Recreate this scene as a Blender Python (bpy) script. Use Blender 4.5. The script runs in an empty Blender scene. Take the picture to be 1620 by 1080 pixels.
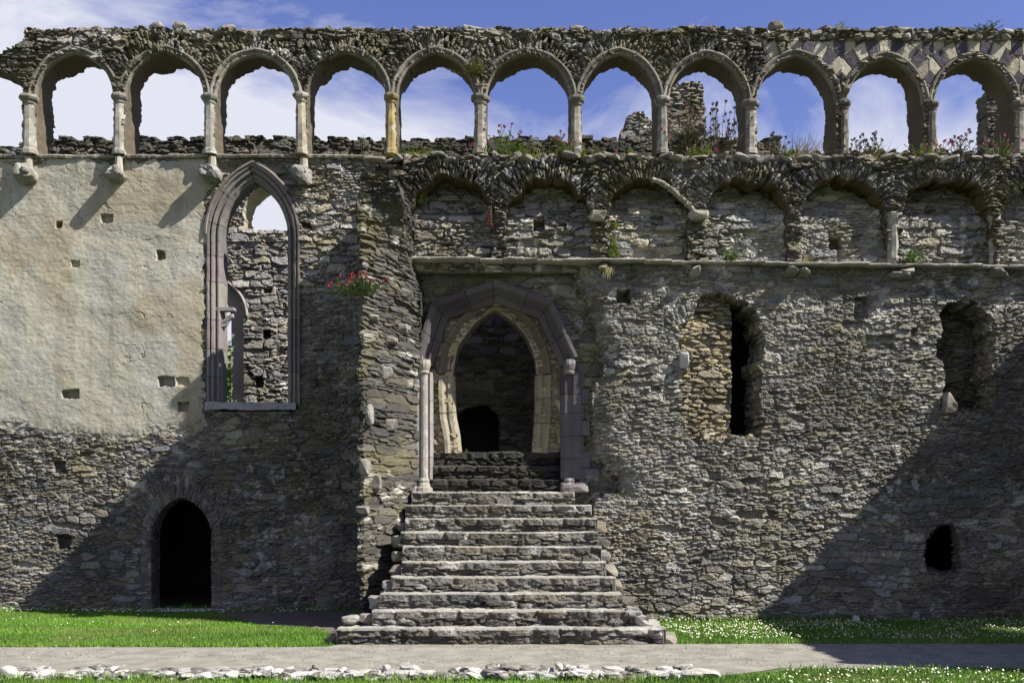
import bpy, bmesh, math, random
import numpy as np
random.seed(7)
RNG = np.random.default_rng(11)
SC = bpy.context.scene
COL = SC.collection

# ------------------------------------------------------------------ camera
D0, F, CX, HY, EYE = 19.0, 1615.0, 810.0, 800.0, 1.95
cam_d = bpy.data.cameras.new('camera'); cam = bpy.data.objects.new('camera', cam_d); COL.objects.link(cam)
cam.location = (0, -D0, EYE); cam.rotation_euler = (math.radians(90), 0, 0)
cam_d.sensor_width = 36.0; cam_d.lens = 36.0*F/1620.0
cam_d.shift_y = (HY-540.0)/1620.0; cam_d.clip_start = .1; cam_d.clip_end = 5000
SC.camera = cam

# ------------------------------------------------------------------ light
SUN = np.array([2.4, -1.0, 2.49]); SUN = SUN/np.linalg.norm(SUN)
EXPO = 1.05
w = bpy.data.worlds.new('World'); SC.world = w; w.use_nodes = True
nt = w.node_tree; nt.nodes.clear()
def N(tree, typ, **kw):
    n = tree.nodes.new(typ)
    for k, v in kw.items(): setattr(n, k, v)
    return n
out = N(nt, 'ShaderNodeOutputWorld'); bg = N(nt, 'ShaderNodeBackground'); bg.inputs['Strength'].default_value = .058
sky = N(nt, 'ShaderNodeTexSky', sky_type='NISHITA', sun_disc=False)
sky.sun_elevation = math.asin(SUN[2]); sky.sun_rotation = math.atan2(SUN[0], SUN[1])
sky.air_density = 1.0; sky.dust_density = .6; sky.ozone_density = 4.0
tint = N(nt, 'ShaderNodeMixRGB', blend_type='MULTIPLY'); tint.inputs[0].default_value = 1.0
tint.inputs[2].default_value = (1.18, .985, 1.34, 1)
nt.links.new(sky.outputs[0], tint.inputs[1])
tc = N(nt, 'ShaderNodeTexCoord')
mp = N(nt, 'ShaderNodeMapping'); mp.inputs['Scale'].default_value = (1.5, 1.5, 3.1); mp.inputs['Location'].default_value = (.62, .3, .35)
nt.links.new(tc.outputs['Generated'], mp.inputs[0])
cn = N(nt, 'ShaderNodeTexNoise'); cn.inputs['Scale'].default_value = 2.7; cn.inputs['Detail'].default_value = 10; cn.inputs['Roughness'].default_value = .6; cn.inputs['Distortion'].default_value = .35
nt.links.new(mp.outputs[0], cn.inputs['Vector'])
# the bank of cloud thickens towards the west (left) and low down
sep = N(nt, 'ShaderNodeSeparateXYZ'); nt.links.new(tc.outputs['Generated'], sep.inputs[0])
mx = N(nt, 'ShaderNodeMath', operation='MULTIPLY_ADD'); mx.inputs[1].default_value = -.25; mx.inputs[2].default_value = .065
nt.links.new(sep.outputs[0], mx.inputs[0])
mz = N(nt, 'ShaderNodeMath', operation='MULTIPLY_ADD'); mz.inputs[1].default_value = -2.6; mz.inputs[2].default_value = 1.03
nt.links.new(sep.outputs[2], mz.inputs[0])
ad = N(nt, 'ShaderNodeMath', operation='ADD'); nt.links.new(mx.outputs[0], ad.inputs[0]); nt.links.new(mz.outputs[0], ad.inputs[1])
ad2 = N(nt, 'ShaderNodeMath', operation='ADD'); nt.links.new(cn.outputs['Fac'], ad2.inputs[0]); nt.links.new(ad.outputs[0], ad2.inputs[1])
cr = N(nt, 'ShaderNodeValToRGB'); cr.color_ramp.elements[0].position = .50; cr.color_ramp.elements[1].position = .74
cr.color_ramp.elements[0].color = (0, 0, 0, 1); cr.color_ramp.elements[1].color = (1, 1, 1, 1)
nt.links.new(ad2.outputs[0], cr.inputs[0])
cm = N(nt, 'ShaderNodeMixRGB'); cm.inputs[2].default_value = (6.5, 6.6, 7.5, 1)
nt.links.new(cr.outputs[0], cm.inputs[0]); nt.links.new(tint.outputs[0], cm.inputs[1])
nt.links.new(cm.outputs[0], bg.inputs['Color']); nt.links.new(bg.outputs[0], out.inputs[0])

sl = bpy.data.lights.new('sun', 'SUN'); sl.energy = 5.0; sl.angle = math.radians(.5); sl.color = (1, .95, .86)
so = bpy.data.objects.new('sun', sl); COL.objects.link(so)
from mathutils import Vector
so.rotation_euler = Vector(-SUN).to_track_quat('-Z', 'Y').to_euler()
SC.view_settings.view_transform = 'Standard'; SC.view_settings.look = 'None'
SC.view_settings.exposure = EXPO; SC.view_settings.gamma = 1.0
try: SC.view_settings.use_curve_mapping = False
except Exception: pass
try:
    SC.cycles.max_bounces = 5; SC.cycles.diffuse_bounces = 3
except Exception: pass

# ------------------------------------------------------------------ photograph pixels to the plane y = Y
def PX(px, Y): return (np.asarray(px, float)-CX)*(D0+Y)/F
def PZ(py, Y): return EYE+(HY-np.asarray(py, float))*(D0+Y)/F
def P2(pts, Y): return np.array([(float(PX(a, Y)), float(PZ(b, Y))) for a, b in pts])
def GY(py): return EYE*F/(py-HY)-D0           # depth of a ground point
def GX(px, Y): return float(PX(px, Y))

# ------------------------------------------------------------------ noise
def hsh(ix, iy, s):
    a = (ix.astype(np.int64)*374761393 + iy.astype(np.int64)*668265263 + int(s)*1442695041) & 0xFFFFFFFF
    a = ((a ^ (a >> 13))*1274126177) & 0xFFFFFFFF
    a = ((a ^ (a >> 16))*2246822519) & 0xFFFFFFFF
    a = a ^ (a >> 15)
    return (a & 0xFFFFFF)/float(0x1000000)
def vn(x, y, s=0):
    x = np.asarray(x, float); y = np.asarray(y, float)
    ix = np.floor(x); iy = np.floor(y); fx = x-ix; fy = y-iy
    fx = fx*fx*(3-2*fx); fy = fy*fy*(3-2*fy)
    a = hsh(ix, iy, s); b = hsh(ix+1, iy, s); c = hsh(ix, iy+1, s); d = hsh(ix+1, iy+1, s)
    return (a+(b-a)*fx)+((c+(d-c)*fx)-(a+(b-a)*fx))*fy
def fbm(x, y, s=0, o=4, g=.5):
    t = 0; a = 1; n = 0
    for k in range(o):
        t = t+a*vn(x*2**k+17.3*k, y*2**k-9.1*k, s+k*31); n += a; a *= g
    return t/n
def fbm3(p, s=0, o=3):
    return (fbm(p[:, 0]+p[:, 2]*.7, p[:, 1]+p[:, 2]*.71, s, o)+fbm(p[:, 1]-p[:, 0]*.3, p[:, 2]*1.1+p[:, 0]*.6, s+7, o))*.5
def sm(a, b, x):
    t = np.clip((x-a)/(b-a), 0, 1); return t*t*(3-2*t)
def vor(u, v, s, jx=.95, jz=.6):
    iu = np.floor(u); iv = np.floor(v)
    f1 = np.full(u.shape, 9.); f2 = np.full(u.shape, 9.); r1 = np.zeros(u.shape); r2 = np.zeros(u.shape)
    ox = np.zeros(u.shape); oz = np.zeros(u.shape)
    for dj in (-1, 0, 1):
        for di in (-1, 0, 1):
            a = iu+di; b = iv+dj
            px = a+.5+(hsh(a, b, s)-.5)*jx + .5*(np.mod(b, 2)); py = b+.5+(hsh(a, b, s+5)-.5)*jz
            du = u-px; dv = v-py
            d = np.maximum(np.abs(du)*.8, np.abs(dv))*.6+np.sqrt(du*du*.64+dv*dv)*.4
            r = hsh(a, b, s+9)
            m = d < f1
            f2 = np.where(m, f1, np.minimum(f2, d)); f1 = np.where(m, d, f1)
            r1 = np.where(m, r, r1); ox = np.where(m, du, ox); oz = np.where(m, dv, oz)
            r2 = np.where(m, hsh(a, b, s+13), r2)
    return f2-f1, r1, r2, ox, oz

# ------------------------------------------------------------------ stone palettes (linear base colours: the stone itself)
PAL = np.array([(.27, .25, .215), (.20, .185, .155), (.235, .23, .225), (.30, .265, .20), (.17, .16, .15), (.34, .33, .30), (.25, .225, .18), (.19, .19, .20)])
PAL_G = np.array([(.27, .265, .25), (.21, .205, .195), (.25, .25, .25), (.29, .27, .22), (.19, .185, .18), (.36, .355, .34), (.235, .225, .20), (.22, .225, .235)])
PAL_Y = np.array([(.34, .28, .17), (.30, .25, .16), (.38, .32, .20), (.27, .23, .16), (.33, .29, .21), (.24, .21, .15), (.40, .35, .25), (.30, .27, .2)])
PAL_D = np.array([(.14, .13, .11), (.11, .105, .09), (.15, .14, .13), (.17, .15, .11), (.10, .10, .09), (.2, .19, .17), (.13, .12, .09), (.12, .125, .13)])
PAL_S = np.array([(.30, .27, .22), (.25, .22, .18), (.33, .31, .27), (.36, .32, .25), (.21, .19, .165), (.40, .38, .34), (.28, .24, .18), (.26, .25, .23)])

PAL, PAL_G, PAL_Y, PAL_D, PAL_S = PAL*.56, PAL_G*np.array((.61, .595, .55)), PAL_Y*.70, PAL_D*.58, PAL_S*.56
def rubble(X, Z, seed, sx=.25, sz=.085, amp=.03, big=.3, und=.03, pal=PAL, lich=.15, moss=.15, fine=.008, miss=.03, rings=(), coarse=1.0):
    wx = X+.10*(fbm(X*2.1, Z*2.1, seed+1)-.5)+.03*(vn(X*14, Z*14, seed+2)-.5)
    wz = Z+.16*(fbm(X*.9, Z*1.4, seed+3)-.5)+.025*(vn(X*9, Z*16, seed+4)-.5)
    ring = np.zeros(X.shape, bool)
    for rg in rings:                                   # stones set on edge round an arch
        m, d, s_ = rg(X, Z)
        wx = np.where(m, d+.02*(vn(X*14, Z*14, seed+2)-.5)+3.3, wx); wz = np.where(m, s_+.02*(vn(X*9, Z*9, seed+4)-.5), wz); ring |= m
    sx = sx*.86; sz = sz*.76
    e, r, q, ox, oz = vor(wx/sx, wz/sz, seed)
    e2, r2_, q2, ox2, oz2 = vor(wx/(sx*1.75), wz/(sz*2.6), seed+50)
    bz_ = big*(.35+1.7*sm(.4, .64, fbm(X*.45+3, Z*.6, seed+17, 3)))
    bm = (q2 < bz_) & ~ring
    E = np.where(bm, e2*1.7, e); R = np.where(bm, r2_, r); Q = np.where(bm, hsh(np.floor(r2_*9999), np.floor(q2*9999), 3), q)
    OX = np.where(bm, ox2*1.75, ox); OZ = np.where(bm, oz2*2.1, oz)
    wear = sm(.42, .66, fbm(X*.55, Z*.75, seed+15, 4))       # where old mortar is smeared over the faces
    prof = sm(.0, .24+.12*wear, E+.22*(fbm(X*26, Z*40, seed+8, 2)-.5))
    f = (fbm(X*20, Z*40, seed+11, 4, .62)-.5)*(1.25+.9*wear)
    amp = amp*(1.15-.35*wear)
    tx = (hsh(np.floor(R*9973), np.floor(Q*9973), 1)-.5); tz = (hsh(np.floor(R*9973), np.floor(Q*9973), 2)-.5)
    h = prof*amp*(.45+.9*R)+prof*(OX*tx*.8+OZ*(tz-.25)*.9)*amp*.9
    h = h-np.where(Q > 1-miss, amp*1.7*prof, 0)
    h = h+f*fine*3.4*(.55+.45*prof)+(fbm(X*.8, Z*.8, seed+21)-.5)*und*2+(fbm(X*3.1, Z*3.7, seed+23)-.5)*und*.9
    idx = np.floor(hsh(np.floor(R*8191), np.floor(Q*8191), 4)*len(pal)).astype(int) % len(pal)
    c = pal[idx]*(.78+.5*hsh(np.floor(R*7919), np.floor(Q*7919), 6))[..., None]
    mort = np.array((.115, .105, .088))*(pal.mean()/PAL.mean())
    c = c+(mort-c)*(1-sm(.02, .16, E))[..., None]*.75
    st = fbm(X*1.1, Z*.8, seed+33, 5)
    c = c*(.72+.56*sm(.3, .7, st))[..., None]
    if lich:
        l = sm(.60, .72, fbm(X*7, Z*8, seed+41, 4))*sm(.42, .6, fbm(X*.9, Z*.9, seed+44, 3))*min(1, lich*4)
        c = c+(np.array((.46, .45, .41))-c)*(l*.75)[..., None]
    if moss:
        l = sm(.5, .68, fbm(X*1.7, Z*2.2, seed+61, 5))*min(1, moss*3.5)
        c = c+(np.array((.115, .105, .055))-c)*(l*.6)[..., None]
    c = c*(.82+.36*fbm(X*30, Z*36, seed+71, 2))[..., None]
    return h, c

# ------------------------------------------------------------------ signed distances (negative inside)
def sd_poly(X, Z, P):
    d = np.full(X.shape, 1e9); s = np.ones(X.shape); n = len(P)
    for i in range(n):
        a = P[i]; b = P[i-1]; ex, ez = b-a
        wx = X-a[0]; wz = Z-a[1]
        t = np.clip((wx*ex+wz*ez)/(ex*ex+ez*ez+1e-12), 0, 1)
        dx = wx-ex*t; dz = wz-ez*t
        d = np.minimum(d, dx*dx+dz*dz)
        c1 = Z >= a[1]; c2 = Z < b[1]; c3 = ex*wz > ez*wx
        s = np.where((c1 & c2 & c3) | (~c1 & ~c2 & ~c3), -s, s)
    return s*np.sqrt(d)
def arc_pts(cx, a, zs, h, n=14):
    """outline of a pointed (or, for low rises, elliptical) arch head from left springing to right springing"""
    L = []
    if h >= a*1.001:
        R = (a*a+h*h)/(2*a); ox = -a+R
        t1 = math.atan2(h, -ox)
        for k in range(n+1):
            t = math.pi+(t1-math.pi)*k/n
            L.append((ox+R*math.cos(t), R*math.sin(t)))
    else:
        for k in range(n+1):
            t = math.pi-(math.pi/2)*k/n
            L.append((a*math.cos(t), h*math.sin(t)))
    Rr = [(-x, z) for x, z in L[:-1]][::-1]
    return np.array([(cx+x, zs+z) for x, z in L+Rr])
def arch_poly(cx, a, z0, zs, h, n=14):
    return np.vstack([[(cx-a, z0)], arc_pts(cx, a, zs, h, n), [(cx+a, z0)]])
def bbox_sd(X, Z, P, pad=.8):
    """sd_poly evaluated only near the outline"""
    lo = P.min(0)-pad; hi = P.max(0)+pad
    m = (X > lo[0]) & (X < hi[0]) & (Z > lo[1]) & (Z < hi[1])
    o = np.full(X.shape, pad)
    if m.any(): o[m] = sd_poly(X[m], Z[m], P)
    return o

# ------------------------------------------------------------------ materials
def mat_attr(name, rough=.92, b1=45, b2=170, bs=.5, var=.35, dist=.012):
    m = bpy.data.materials.new(name); m.use_nodes = True; t = m.node_tree
    bs_ = t.nodes['Principled BSDF']; bs_.inputs['Roughness'].default_value = rough
    try: bs_.inputs['Specular IOR Level'].default_value = .25
    except Exception: pass
    a = N(t, 'ShaderNodeAttribute', attribute_name='Col')
    co = N(t, 'ShaderNodeTexCoord')
    n1 = N(t, 'ShaderNodeTexNoise'); n1.inputs['Scale'].default_value = b1; n1.inputs['Detail'].default_value = 6; n1.inputs['Roughness'].default_value = .65
    n2 = N(t, 'ShaderNodeTexNoise'); n2.inputs['Scale'].default_value = b2; n2.inputs['Detail'].default_value = 3
    for n_ in (n1, n2): t.links.new(co.outputs['Object'], n_.inputs['Vector'])
    mr = N(t, 'ShaderNodeMapRange'); mr.inputs['From Min'].default_value = .3; mr.inputs['From Max'].default_value = .7
    mr.inputs['To Min'].default_value = 1-var; mr.inputs['To Max'].default_value = 1+var
    t.links.new(n1.outputs['Fac'], mr.inputs['Value'])
    mu = N(t, 'ShaderNodeMixRGB', blend_type='MULTIPLY'); mu.inputs[0].default_value = 1
    t.links.new(a.outputs['Color'], mu.inputs[1]); t.links.new(mr.outputs[0], mu.inputs[2])
    t.links.new(mu.outputs[0], bs_.inputs['Base Color'])
    if bs:
        ad = N(t, 'ShaderNodeMath', operation='MULTIPLY_ADD'); ad.inputs[1].default_value = .4
        t.links.new(n2.outputs['Fac'], ad.inputs[0]); t.links.new(n1.outputs['Fac'], ad.inputs[2])
        bp = N(t, 'ShaderNodeBump'); bp.inputs['Strength'].default_value = bs; bp.inputs['Distance'].default_value = dist
        t.links.new(ad.outputs[0], bp.inputs['Height']); t.links.new(bp.outputs[0], bs_.inputs['Normal'])
    return m
M_ST = mat_attr('rubble_stone', bs=.55)
M_DR = mat_attr('dressed_stone', b1=30, b2=140, bs=.35, var=.22, dist=.008)
M_PL = mat_attr('lime_render', b1=18, b2=110, bs=.4, var=.12, dist=.008)
M_LF = mat_attr('leaf', rough=.6, bs=0, var=.2)
M_GR = mat_attr('grass_blade', rough=.65, bs=0, var=.15, b1=6)
M_FL = mat_attr('petal', rough=.7, bs=0, var=.12)

# ------------------------------------------------------------------ mesh building
def empty(name, label, cat, loc=(0, 0, 0), group=None, kind=None):
    o = bpy.data.objects.new(name, None); COL.objects.link(o); o.location = loc
    o['label'] = label; o['category'] = cat
    if group: o['group'] = group
    if kind: o['kind'] = kind
    return o
def link_mesh(name, V, Q, T, C, mat, parent=None, smooth=False, loc=None):
    me = bpy.data.meshes.new(name)
    V = np.asarray(V, np.float32)
    off = np.zeros(3, np.float32)
    p_ = parent
    while p_ is not None: off = off+np.array(p_.location, np.float32); p_ = p_.parent
    if parent is not None: pass
    elif loc is not None: off = np.array(loc, np.float32)
    me.vertices.add(len(V)); me.vertices.foreach_set('co', (V-off).ravel())
    Q = np.asarray(Q, np.int32).reshape(-1, 4); T = np.asarray(T, np.int32).reshape(-1, 3)
    li = np.concatenate([Q.ravel(), T.ravel()]); me.loops.add(len(li)); me.loops.foreach_set('vertex_index', li)
    st = np.concatenate([np.arange(len(Q))*4, len(Q)*4+np.arange(len(T))*3]).astype(np.int32)
    me.polygons.add(len(st)); me.polygons.foreach_set('loop_start', st)
    me.polygons.foreach_set('use_smooth', np.full(len(st), smooth, bool))
    me.update(calc_edges=True)
    if C is not None:
        at = me.attributes.new('Col', 'FLOAT_COLOR', 'POINT')
        c4 = np.ones((len(V), 4), np.float32); c4[:, :3] = np.clip(C, 0.003, .9); at.data.foreach_set('color', c4.ravel())
    me.materials.append(mat)
    o = bpy.data.objects.new(name, me); COL.objects.link(o)
    if parent is not None: o.parent = parent
    elif loc is not None: o.location = loc
    return o
class MB:
    def __init__(s): s.V = []; s.Q = []; s.T = []; s.C = []; s.n = 0
    def add(s, V, Q=None, T=None, C=(.3, .3, .3)):
        V = np.asarray(V, float).reshape(-1, 3); C = np.asarray(C, float)
        if C.ndim == 1: C = np.tile(C, (len(V), 1))
        if Q is not None and len(Q): s.Q.append(np.asarray(Q, int).reshape(-1, 4)+s.n)
        if T is not None and len(T): s.T.append(np.asarray(T, int).reshape(-1, 3)+s.n)
        s.V.append(V); s.C.append(C); s.n += len(V)
    def build(s, name, mat, parent=None, smooth=False, loc=None):
        Q = np.vstack(s.Q) if s.Q else np.zeros((0, 4), int); T = np.vstack(s.T) if s.T else np.zeros((0, 3), int)
        return link_mesh(name, np.vstack(s.V), Q, T, np.vstack(s.C), mat, parent, smooth, loc)
def gridq(nu, nv, closed_v=False):
    i = np.arange(nu-1)[:, None]; j = np.arange(nv if closed_v else nv-1)[None, :]
    a = i*nv+j; b = i*nv+(j+1) % nv; c = (i+1)*nv+(j+1) % nv; d = (i+1)*nv+j
    return np.stack([a, b, c, d], -1).reshape(-1, 4)

RES = .0145
def relief(name, parent, mat, x0, x1, z0, z1, y, hc, sdf=None, depth=.6, res=RES, seg=.05, rough=.03, ragged=0., back=None, jpal=None, jseed=5, jamp=.022, jplain=None, tilt=None, jzone=None, dfun=None):
    """masonry face as a fine height field with openings cut out of it; every edge is carried back by `depth` as a reveal"""
    nx = max(3, int(round((x1-x0)/res))+1); nz = max(3, int(round((z1-z0)/res))+1)
    X, Z = np.meshgrid(np.linspace(x0, x1, nx), np.linspace(z0, z1, nz))
    S = sdf(X, Z) if sdf else np.full(X.shape, -1.)
    keep = (S[:-1, :-1]+S[1:, :-1]+S[:-1, 1:]+S[1:, 1:])*.25 < 0
    gz, gx = np.gradient(S, res); gl = np.sqrt(gx*gx+gz*gz)+1e-6; gx = gx/gl; gz = gz/gl
    cnt = np.zeros(X.shape, int)
    for a, b in ((0, 0), (1, 0), (0, 1), (1, 1)): cnt[a:nz-1+a, b:nx-1+b] += keep
    edge = (cnt > 0) & (cnt < 4)
    inner = np.zeros(X.shape, bool); inner[1:-1, 1:-1] = True
    mv = edge & inner & (np.abs(S) < 1.6*res)
    XX = np.where(mv, X-S*gx, X); ZZ = np.where(mv, Z-S*gz, Z)
    H, C = hc(XX, ZZ)
    Y = y-H
    if tilt is not None: Y = Y+tilt(XX, ZZ)
    idx = np.full(X.shape, -1); use = cnt > 0; idx[use] = np.arange(use.sum())
    V = np.stack([XX[use], Y[use], ZZ[use]], 1); CC = C[use]
    I, J = np.nonzero(keep)
    Q = np.stack([idx[I, J], idx[I, J+1], idx[I+1, J+1], idx[I+1, J]], 1)
    mb = MB(); mb.add(V, Q, None, CC)
    if depth:
        kp = np.zeros((nz+1, nx+1), bool); kp[1:-1, 1:-1] = keep
        E = []
        I, J = np.nonzero(kp[1:-1, 1:] != kp[1:-1, :-1]); E.append(np.stack([idx[I, J], idx[I+1, J]], 1))
        I, J = np.nonzero(kp[1:, 1:-1] != kp[:-1, 1:-1]); E.append(np.stack([idx[I, J], idx[I, J+1]], 1))
        E = np.vstack(E)
        ub, inv = np.unique(E.ravel(), return_inverse=True); E = inv.reshape(-1, 2)
        bx = V[ub, 0]; bz = V[ub, 2]; by = V[ub, 1]
        gxu = gx[use][ub]; gzu = gz[use][ub]; inn = inner[use][ub]
        nl = int(max(2, depth/seg))+1
        vert = np.abs(gxu) > np.abs(gzu)
        pv = np.where(vert, bz, bx*1.0)+np.where(vert, 0, 7.7)
        dv = depth*(1-ragged*(fbm(bx*2.3+bz*1.1, bz*2.1, jseed+3, 4)*1.5-.25+.2*vn(bx*21, bz*21, jseed))) if ragged else np.full(len(ub), depth)
        if dfun: dv = dv*dfun(bx, bz)
        zn = jzone[0](bx, bz) if jzone else None
        L = []; LC = []
        for k in range(nl):
            t = k/(nl-1); yk = by+(y+dv-by)*t
            if jplain is None:
                hh, cc = rubble((yk-y)+pv*.0+.3, pv, jseed, sx=.24, sz=.09, amp=jamp, big=.3, und=.01, pal=jpal if jpal is not None else PAL, lich=.05)
            else:
                hh = (fbm(yk*4, pv*4, jseed, 4)-.5)*jamp; cc = np.array(jplain)*(.7+.6*fbm(yk*3, pv*2.5, jseed+1, 4))[:, None]
            hh = (hh+(fbm(yk*2.2+pv, pv*2.3, jseed+9, 3)-.5)*rough)*min(1., t*5)*inn
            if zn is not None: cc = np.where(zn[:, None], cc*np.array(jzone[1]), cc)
            if k == 0: cc = CC[ub]
            xk = bx+gxu*hh; zk = bz+gzu*hh
            if back: xk, zk = back(xk, zk, t)
            L.append(np.stack([xk, yk, zk], 1)); LC.append(cc)
        nb = len(ub); q = []
        for k in range(nl-1):
            q.append(np.stack([E[:, 0]+k*nb, E[:, 1]+k*nb, E[:, 1]+(k+1)*nb, E[:, 0]+(k+1)*nb], 1))
        mb.add(np.vstack(L), np.vstack(q), None, np.vstack(LC))
    return mb.build(name, mat, parent)

def sweep(mb, path, prof, y, col, blocks=.35, gap=.006, seed=0, er=.0, closed=True, cvar=.2, sub=.05, start=None):
    """moulded stone: profile (n, d) carried along a path in the wall plane, cut into separate blocks by fine joints.
    n runs to the left of the path, d towards the viewer"""
    rs = random.Random(seed)
    path = np.asarray(path, float)
    seglen = np.linalg.norm(np.diff(path, axis=0), axis=1); cum = np.concatenate([[0], np.cumsum(seglen)]); tot = cum[-1]
    nb = max(1, int(round(tot/blocks))); cuts = [0]
    for k in range(1, nb): cuts.append(tot*(k+rs.uniform(-.18, .18))/nb)
    cuts.append(tot)
    tang = np.diff(path, axis=0)/seglen[:, None]
    vt = np.vstack([tang[:1], (tang[:-1]+tang[1:]), tang[-1:]]); 
    nrm = np.stack([-vt[:, 1], vt[:, 0]], 1); ll = np.linalg.norm(nrm, axis=1); nrm = nrm/ll[:, None]
    mit = np.ones(len(path)); mit[1:-1] = 2/np.maximum(ll[1:-1], .5)
    prof = np.asarray(prof, float); m = len(prof)
    for bI in range(nb):
        s0, s1 = cuts[bI]+gap/2, cuts[bI+1]-gap/2
        ss = [s0]+[c for c in cum[1:-1] if s0+.01 < c < s1-.01]+[s1]
        full = [ss[0]]
        for a, b in zip(ss[:-1], ss[1:]):
            k = max(1, int((b-a)/sub)); full += [a+(b-a)*(i+1)/k for i in range(k)]
        full = np.array(full)
        px = np.interp(full, cum, path[:, 0]); pz = np.interp(full, cum, path[:, 1])
        nx = np.interp(full, cum, nrm[:, 0]*mit); nz_ = np.interp(full, cum, nrm[:, 1]*mit)
        jit = rs.uniform(-.5, .5)*.008; cb = np.array(col)*(1+rs.uniform(-cvar, cvar))*np.array([1+rs.uniform(-.04, .04) for _ in range(3)])
        V = np.zeros((len(full), m, 3))
        for j in range(m):
            V[:, j, 0] = px+nx*prof[j, 0]; V[:, j, 2] = pz+nz_*prof[j, 0]; V[:, j, 1] = y-prof[j, 1]-jit
        V = V.reshape(-1, 3)
        if er:
            d = (fbm3(V*np.array([9, 9, 7.]), seed, 4)-.5)*2
            cen = np.stack([np.repeat(px+nx*prof[:, 0].mean(), m), np.full(len(V), y-prof[:, 1].mean()), np.repeat(pz+nz_*prof[:, 0].mean(), m)], 1)
            dr = V-cen; dr /= np.linalg.norm(dr, axis=1)[:, None]+1e-6
            V = V+dr*(d*er)[:, None]
        cc = cb*(.72+.56*fbm3(V*np.array([5., 5, 4]), seed+3, 4))[:, None]
        q = gridq(len(full), m, closed)
        T = []
        for e0 in (0, (len(full)-1)*m):
            for j in range(1, m-1): T.append((e0, e0+j, e0+j+1))
        mb.add(V, q, T, cc)
def tube(mb, pts, r, col, n=6):
    pts = np.asarray(pts, float); k = len(pts); r = np.broadcast_to(np.asarray(r, float), (k,))
    tg = np.gradient(pts, axis=0); tg /= np.linalg.norm(tg, axis=1)[:, None]+1e-9
    up = np.where(np.abs(tg[:, 2:3]) > .9, np.array([[1., 0, 0]]), np.array([[0, 0, 1.]]))
    a = np.cross(tg, up); a /= np.linalg.norm(a, axis=1)[:, None]+1e-9; b = np.cross(tg, a)
    th = np.arange(n)*2*math.pi/n
    V = pts[:, None, :]+r[:, None, None]*(np.cos(th)[None, :, None]*a[:, None, :]+np.sin(th)[None, :, None]*b[:, None, :])
    mb.add(V.reshape(-1, 3), gridq(k, n, True), None, col)
def shaft(mb, cx, cy, zr, n=10, col=(.3, .28, .24), er=.01, seed=0, sy=1., streak=.5, rot=0.):
    """lathe of (z, radius) with weathering"""
    zz = [zr[0]]
    for a, b in zip(zr[:-1], zr[1:]):
        k = max(1, int(abs(b[0]-a[0])/.03))
        zz += [(a[0]+(b[0]-a[0])*(i+1)/k, a[1]+(b[1]-a[1])*(i+1)/k) for i in range(k)]
    zz = np.array(zz); th = np.arange(n)*2*math.pi/n+rot
    R = zz[:, 1][:, None]*np.ones(n)[None, :]
    Z = zz[:, 0][:, None]*np.ones(n)[None, :]
    TH = th[None, :]*np.ones(len(zz))[:, None]
    R = R*(1+(fbm(TH*2.2+seed, Z*5, seed, 4)-.5)*er*14)
    V = np.stack([cx+R*np.cos(TH), cy+R*np.sin(TH)*sy, Z], -1).reshape(-1, 3)
    c = np.array(col)*(1-streak*.5+streak*fbm((TH*3).ravel()+seed*3, (Z*2.5).ravel(), seed+2, 5))[:, None]
    l = sm(.55, .68, fbm((TH*4).ravel(), (Z*9).ravel(), seed+5, 4)); c = c+(np.array((.44, .43, .38))-c)*(l*.5)[:, None]
    m0 = len(zz)
    T = [(0, j, j+1) for j in range(1, n-1)]+[((m0-1)*n, (m0-1)*n+j, (m0-1)*n+j+1) for j in range(1, n-1)]
    mb.add(V, gridq(m0, n, True), T, c)
_b = bmesh.new(); bmesh.ops.create_icosphere(_b, subdivisions=3, radius=1.0); _b.verts.ensure_lookup_table()
ICO = np.array([v.co[:] for v in _b.verts]); ICOT = np.array([[v.index for v in f.verts] for f in _b.faces]); _b.free()
_b = bmesh.new(); bmesh.ops.create_icosphere(_b, subdivisions=2, radius=1.0); _b.verts.ensure_lookup_table()
ICO2 = np.array([v.co[:] for v in _b.verts]); ICOT2 = np.array([[v.index for v in f.verts] for f in _b.faces]); _b.free()
def rock(mb, c, size, seed, col, rotz=0., cuts=7, rough=.12, tilt=0., lo=False, box=.55, lich=.3):
    rs = np.random.default_rng(seed)
    V = (ICO2 if lo else ICO).copy(); T = ICOT2 if lo else ICOT
    V = np.sign(V)*np.abs(V)**box; V /= np.abs(V).max()
    for k in range(cuts):
        n = rs.normal(size=3); n /= np.linalg.norm(n); d = rs.uniform(.62, 1.0)
        t = V@n-d; V = V-np.maximum(t, 0)[:, None]*n[None, :]
    V = V*(1+(fbm3(V*1.7+seed*3.1, seed, 4)-.5)*rough*2.2+(fbm3(V*6.+seed, seed+2, 3)-.5)*rough)[:, None]
    cc = np.array(col)*(.7+.6*fbm3(V*2.6+seed, seed+4, 4))[:, None]
    l = sm(.55, .65, fbm3(V*3.2+seed*1.7, seed+6, 4))*lich
    cc = cc+(np.array((.55, .54, .5))-cc)*l[:, None]
    V = V*np.asarray(size)[None, :]
    ct, st_ = math.cos(tilt), math.sin(tilt); V = np.stack([V[:, 0]*ct-V[:, 2]*st_, V[:, 1], V[:, 0]*st_+V[:, 2]*ct], 1)
    cz, sz_ = math.cos(rotz), math.sin(rotz); V = np.stack([V[:, 0]*cz-V[:, 1]*sz_, V[:, 0]*sz_+V[:, 1]*cz, V[:, 2]], 1)
    mb.add(V+np.asarray(c)[None, :], None, T, cc)
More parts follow.
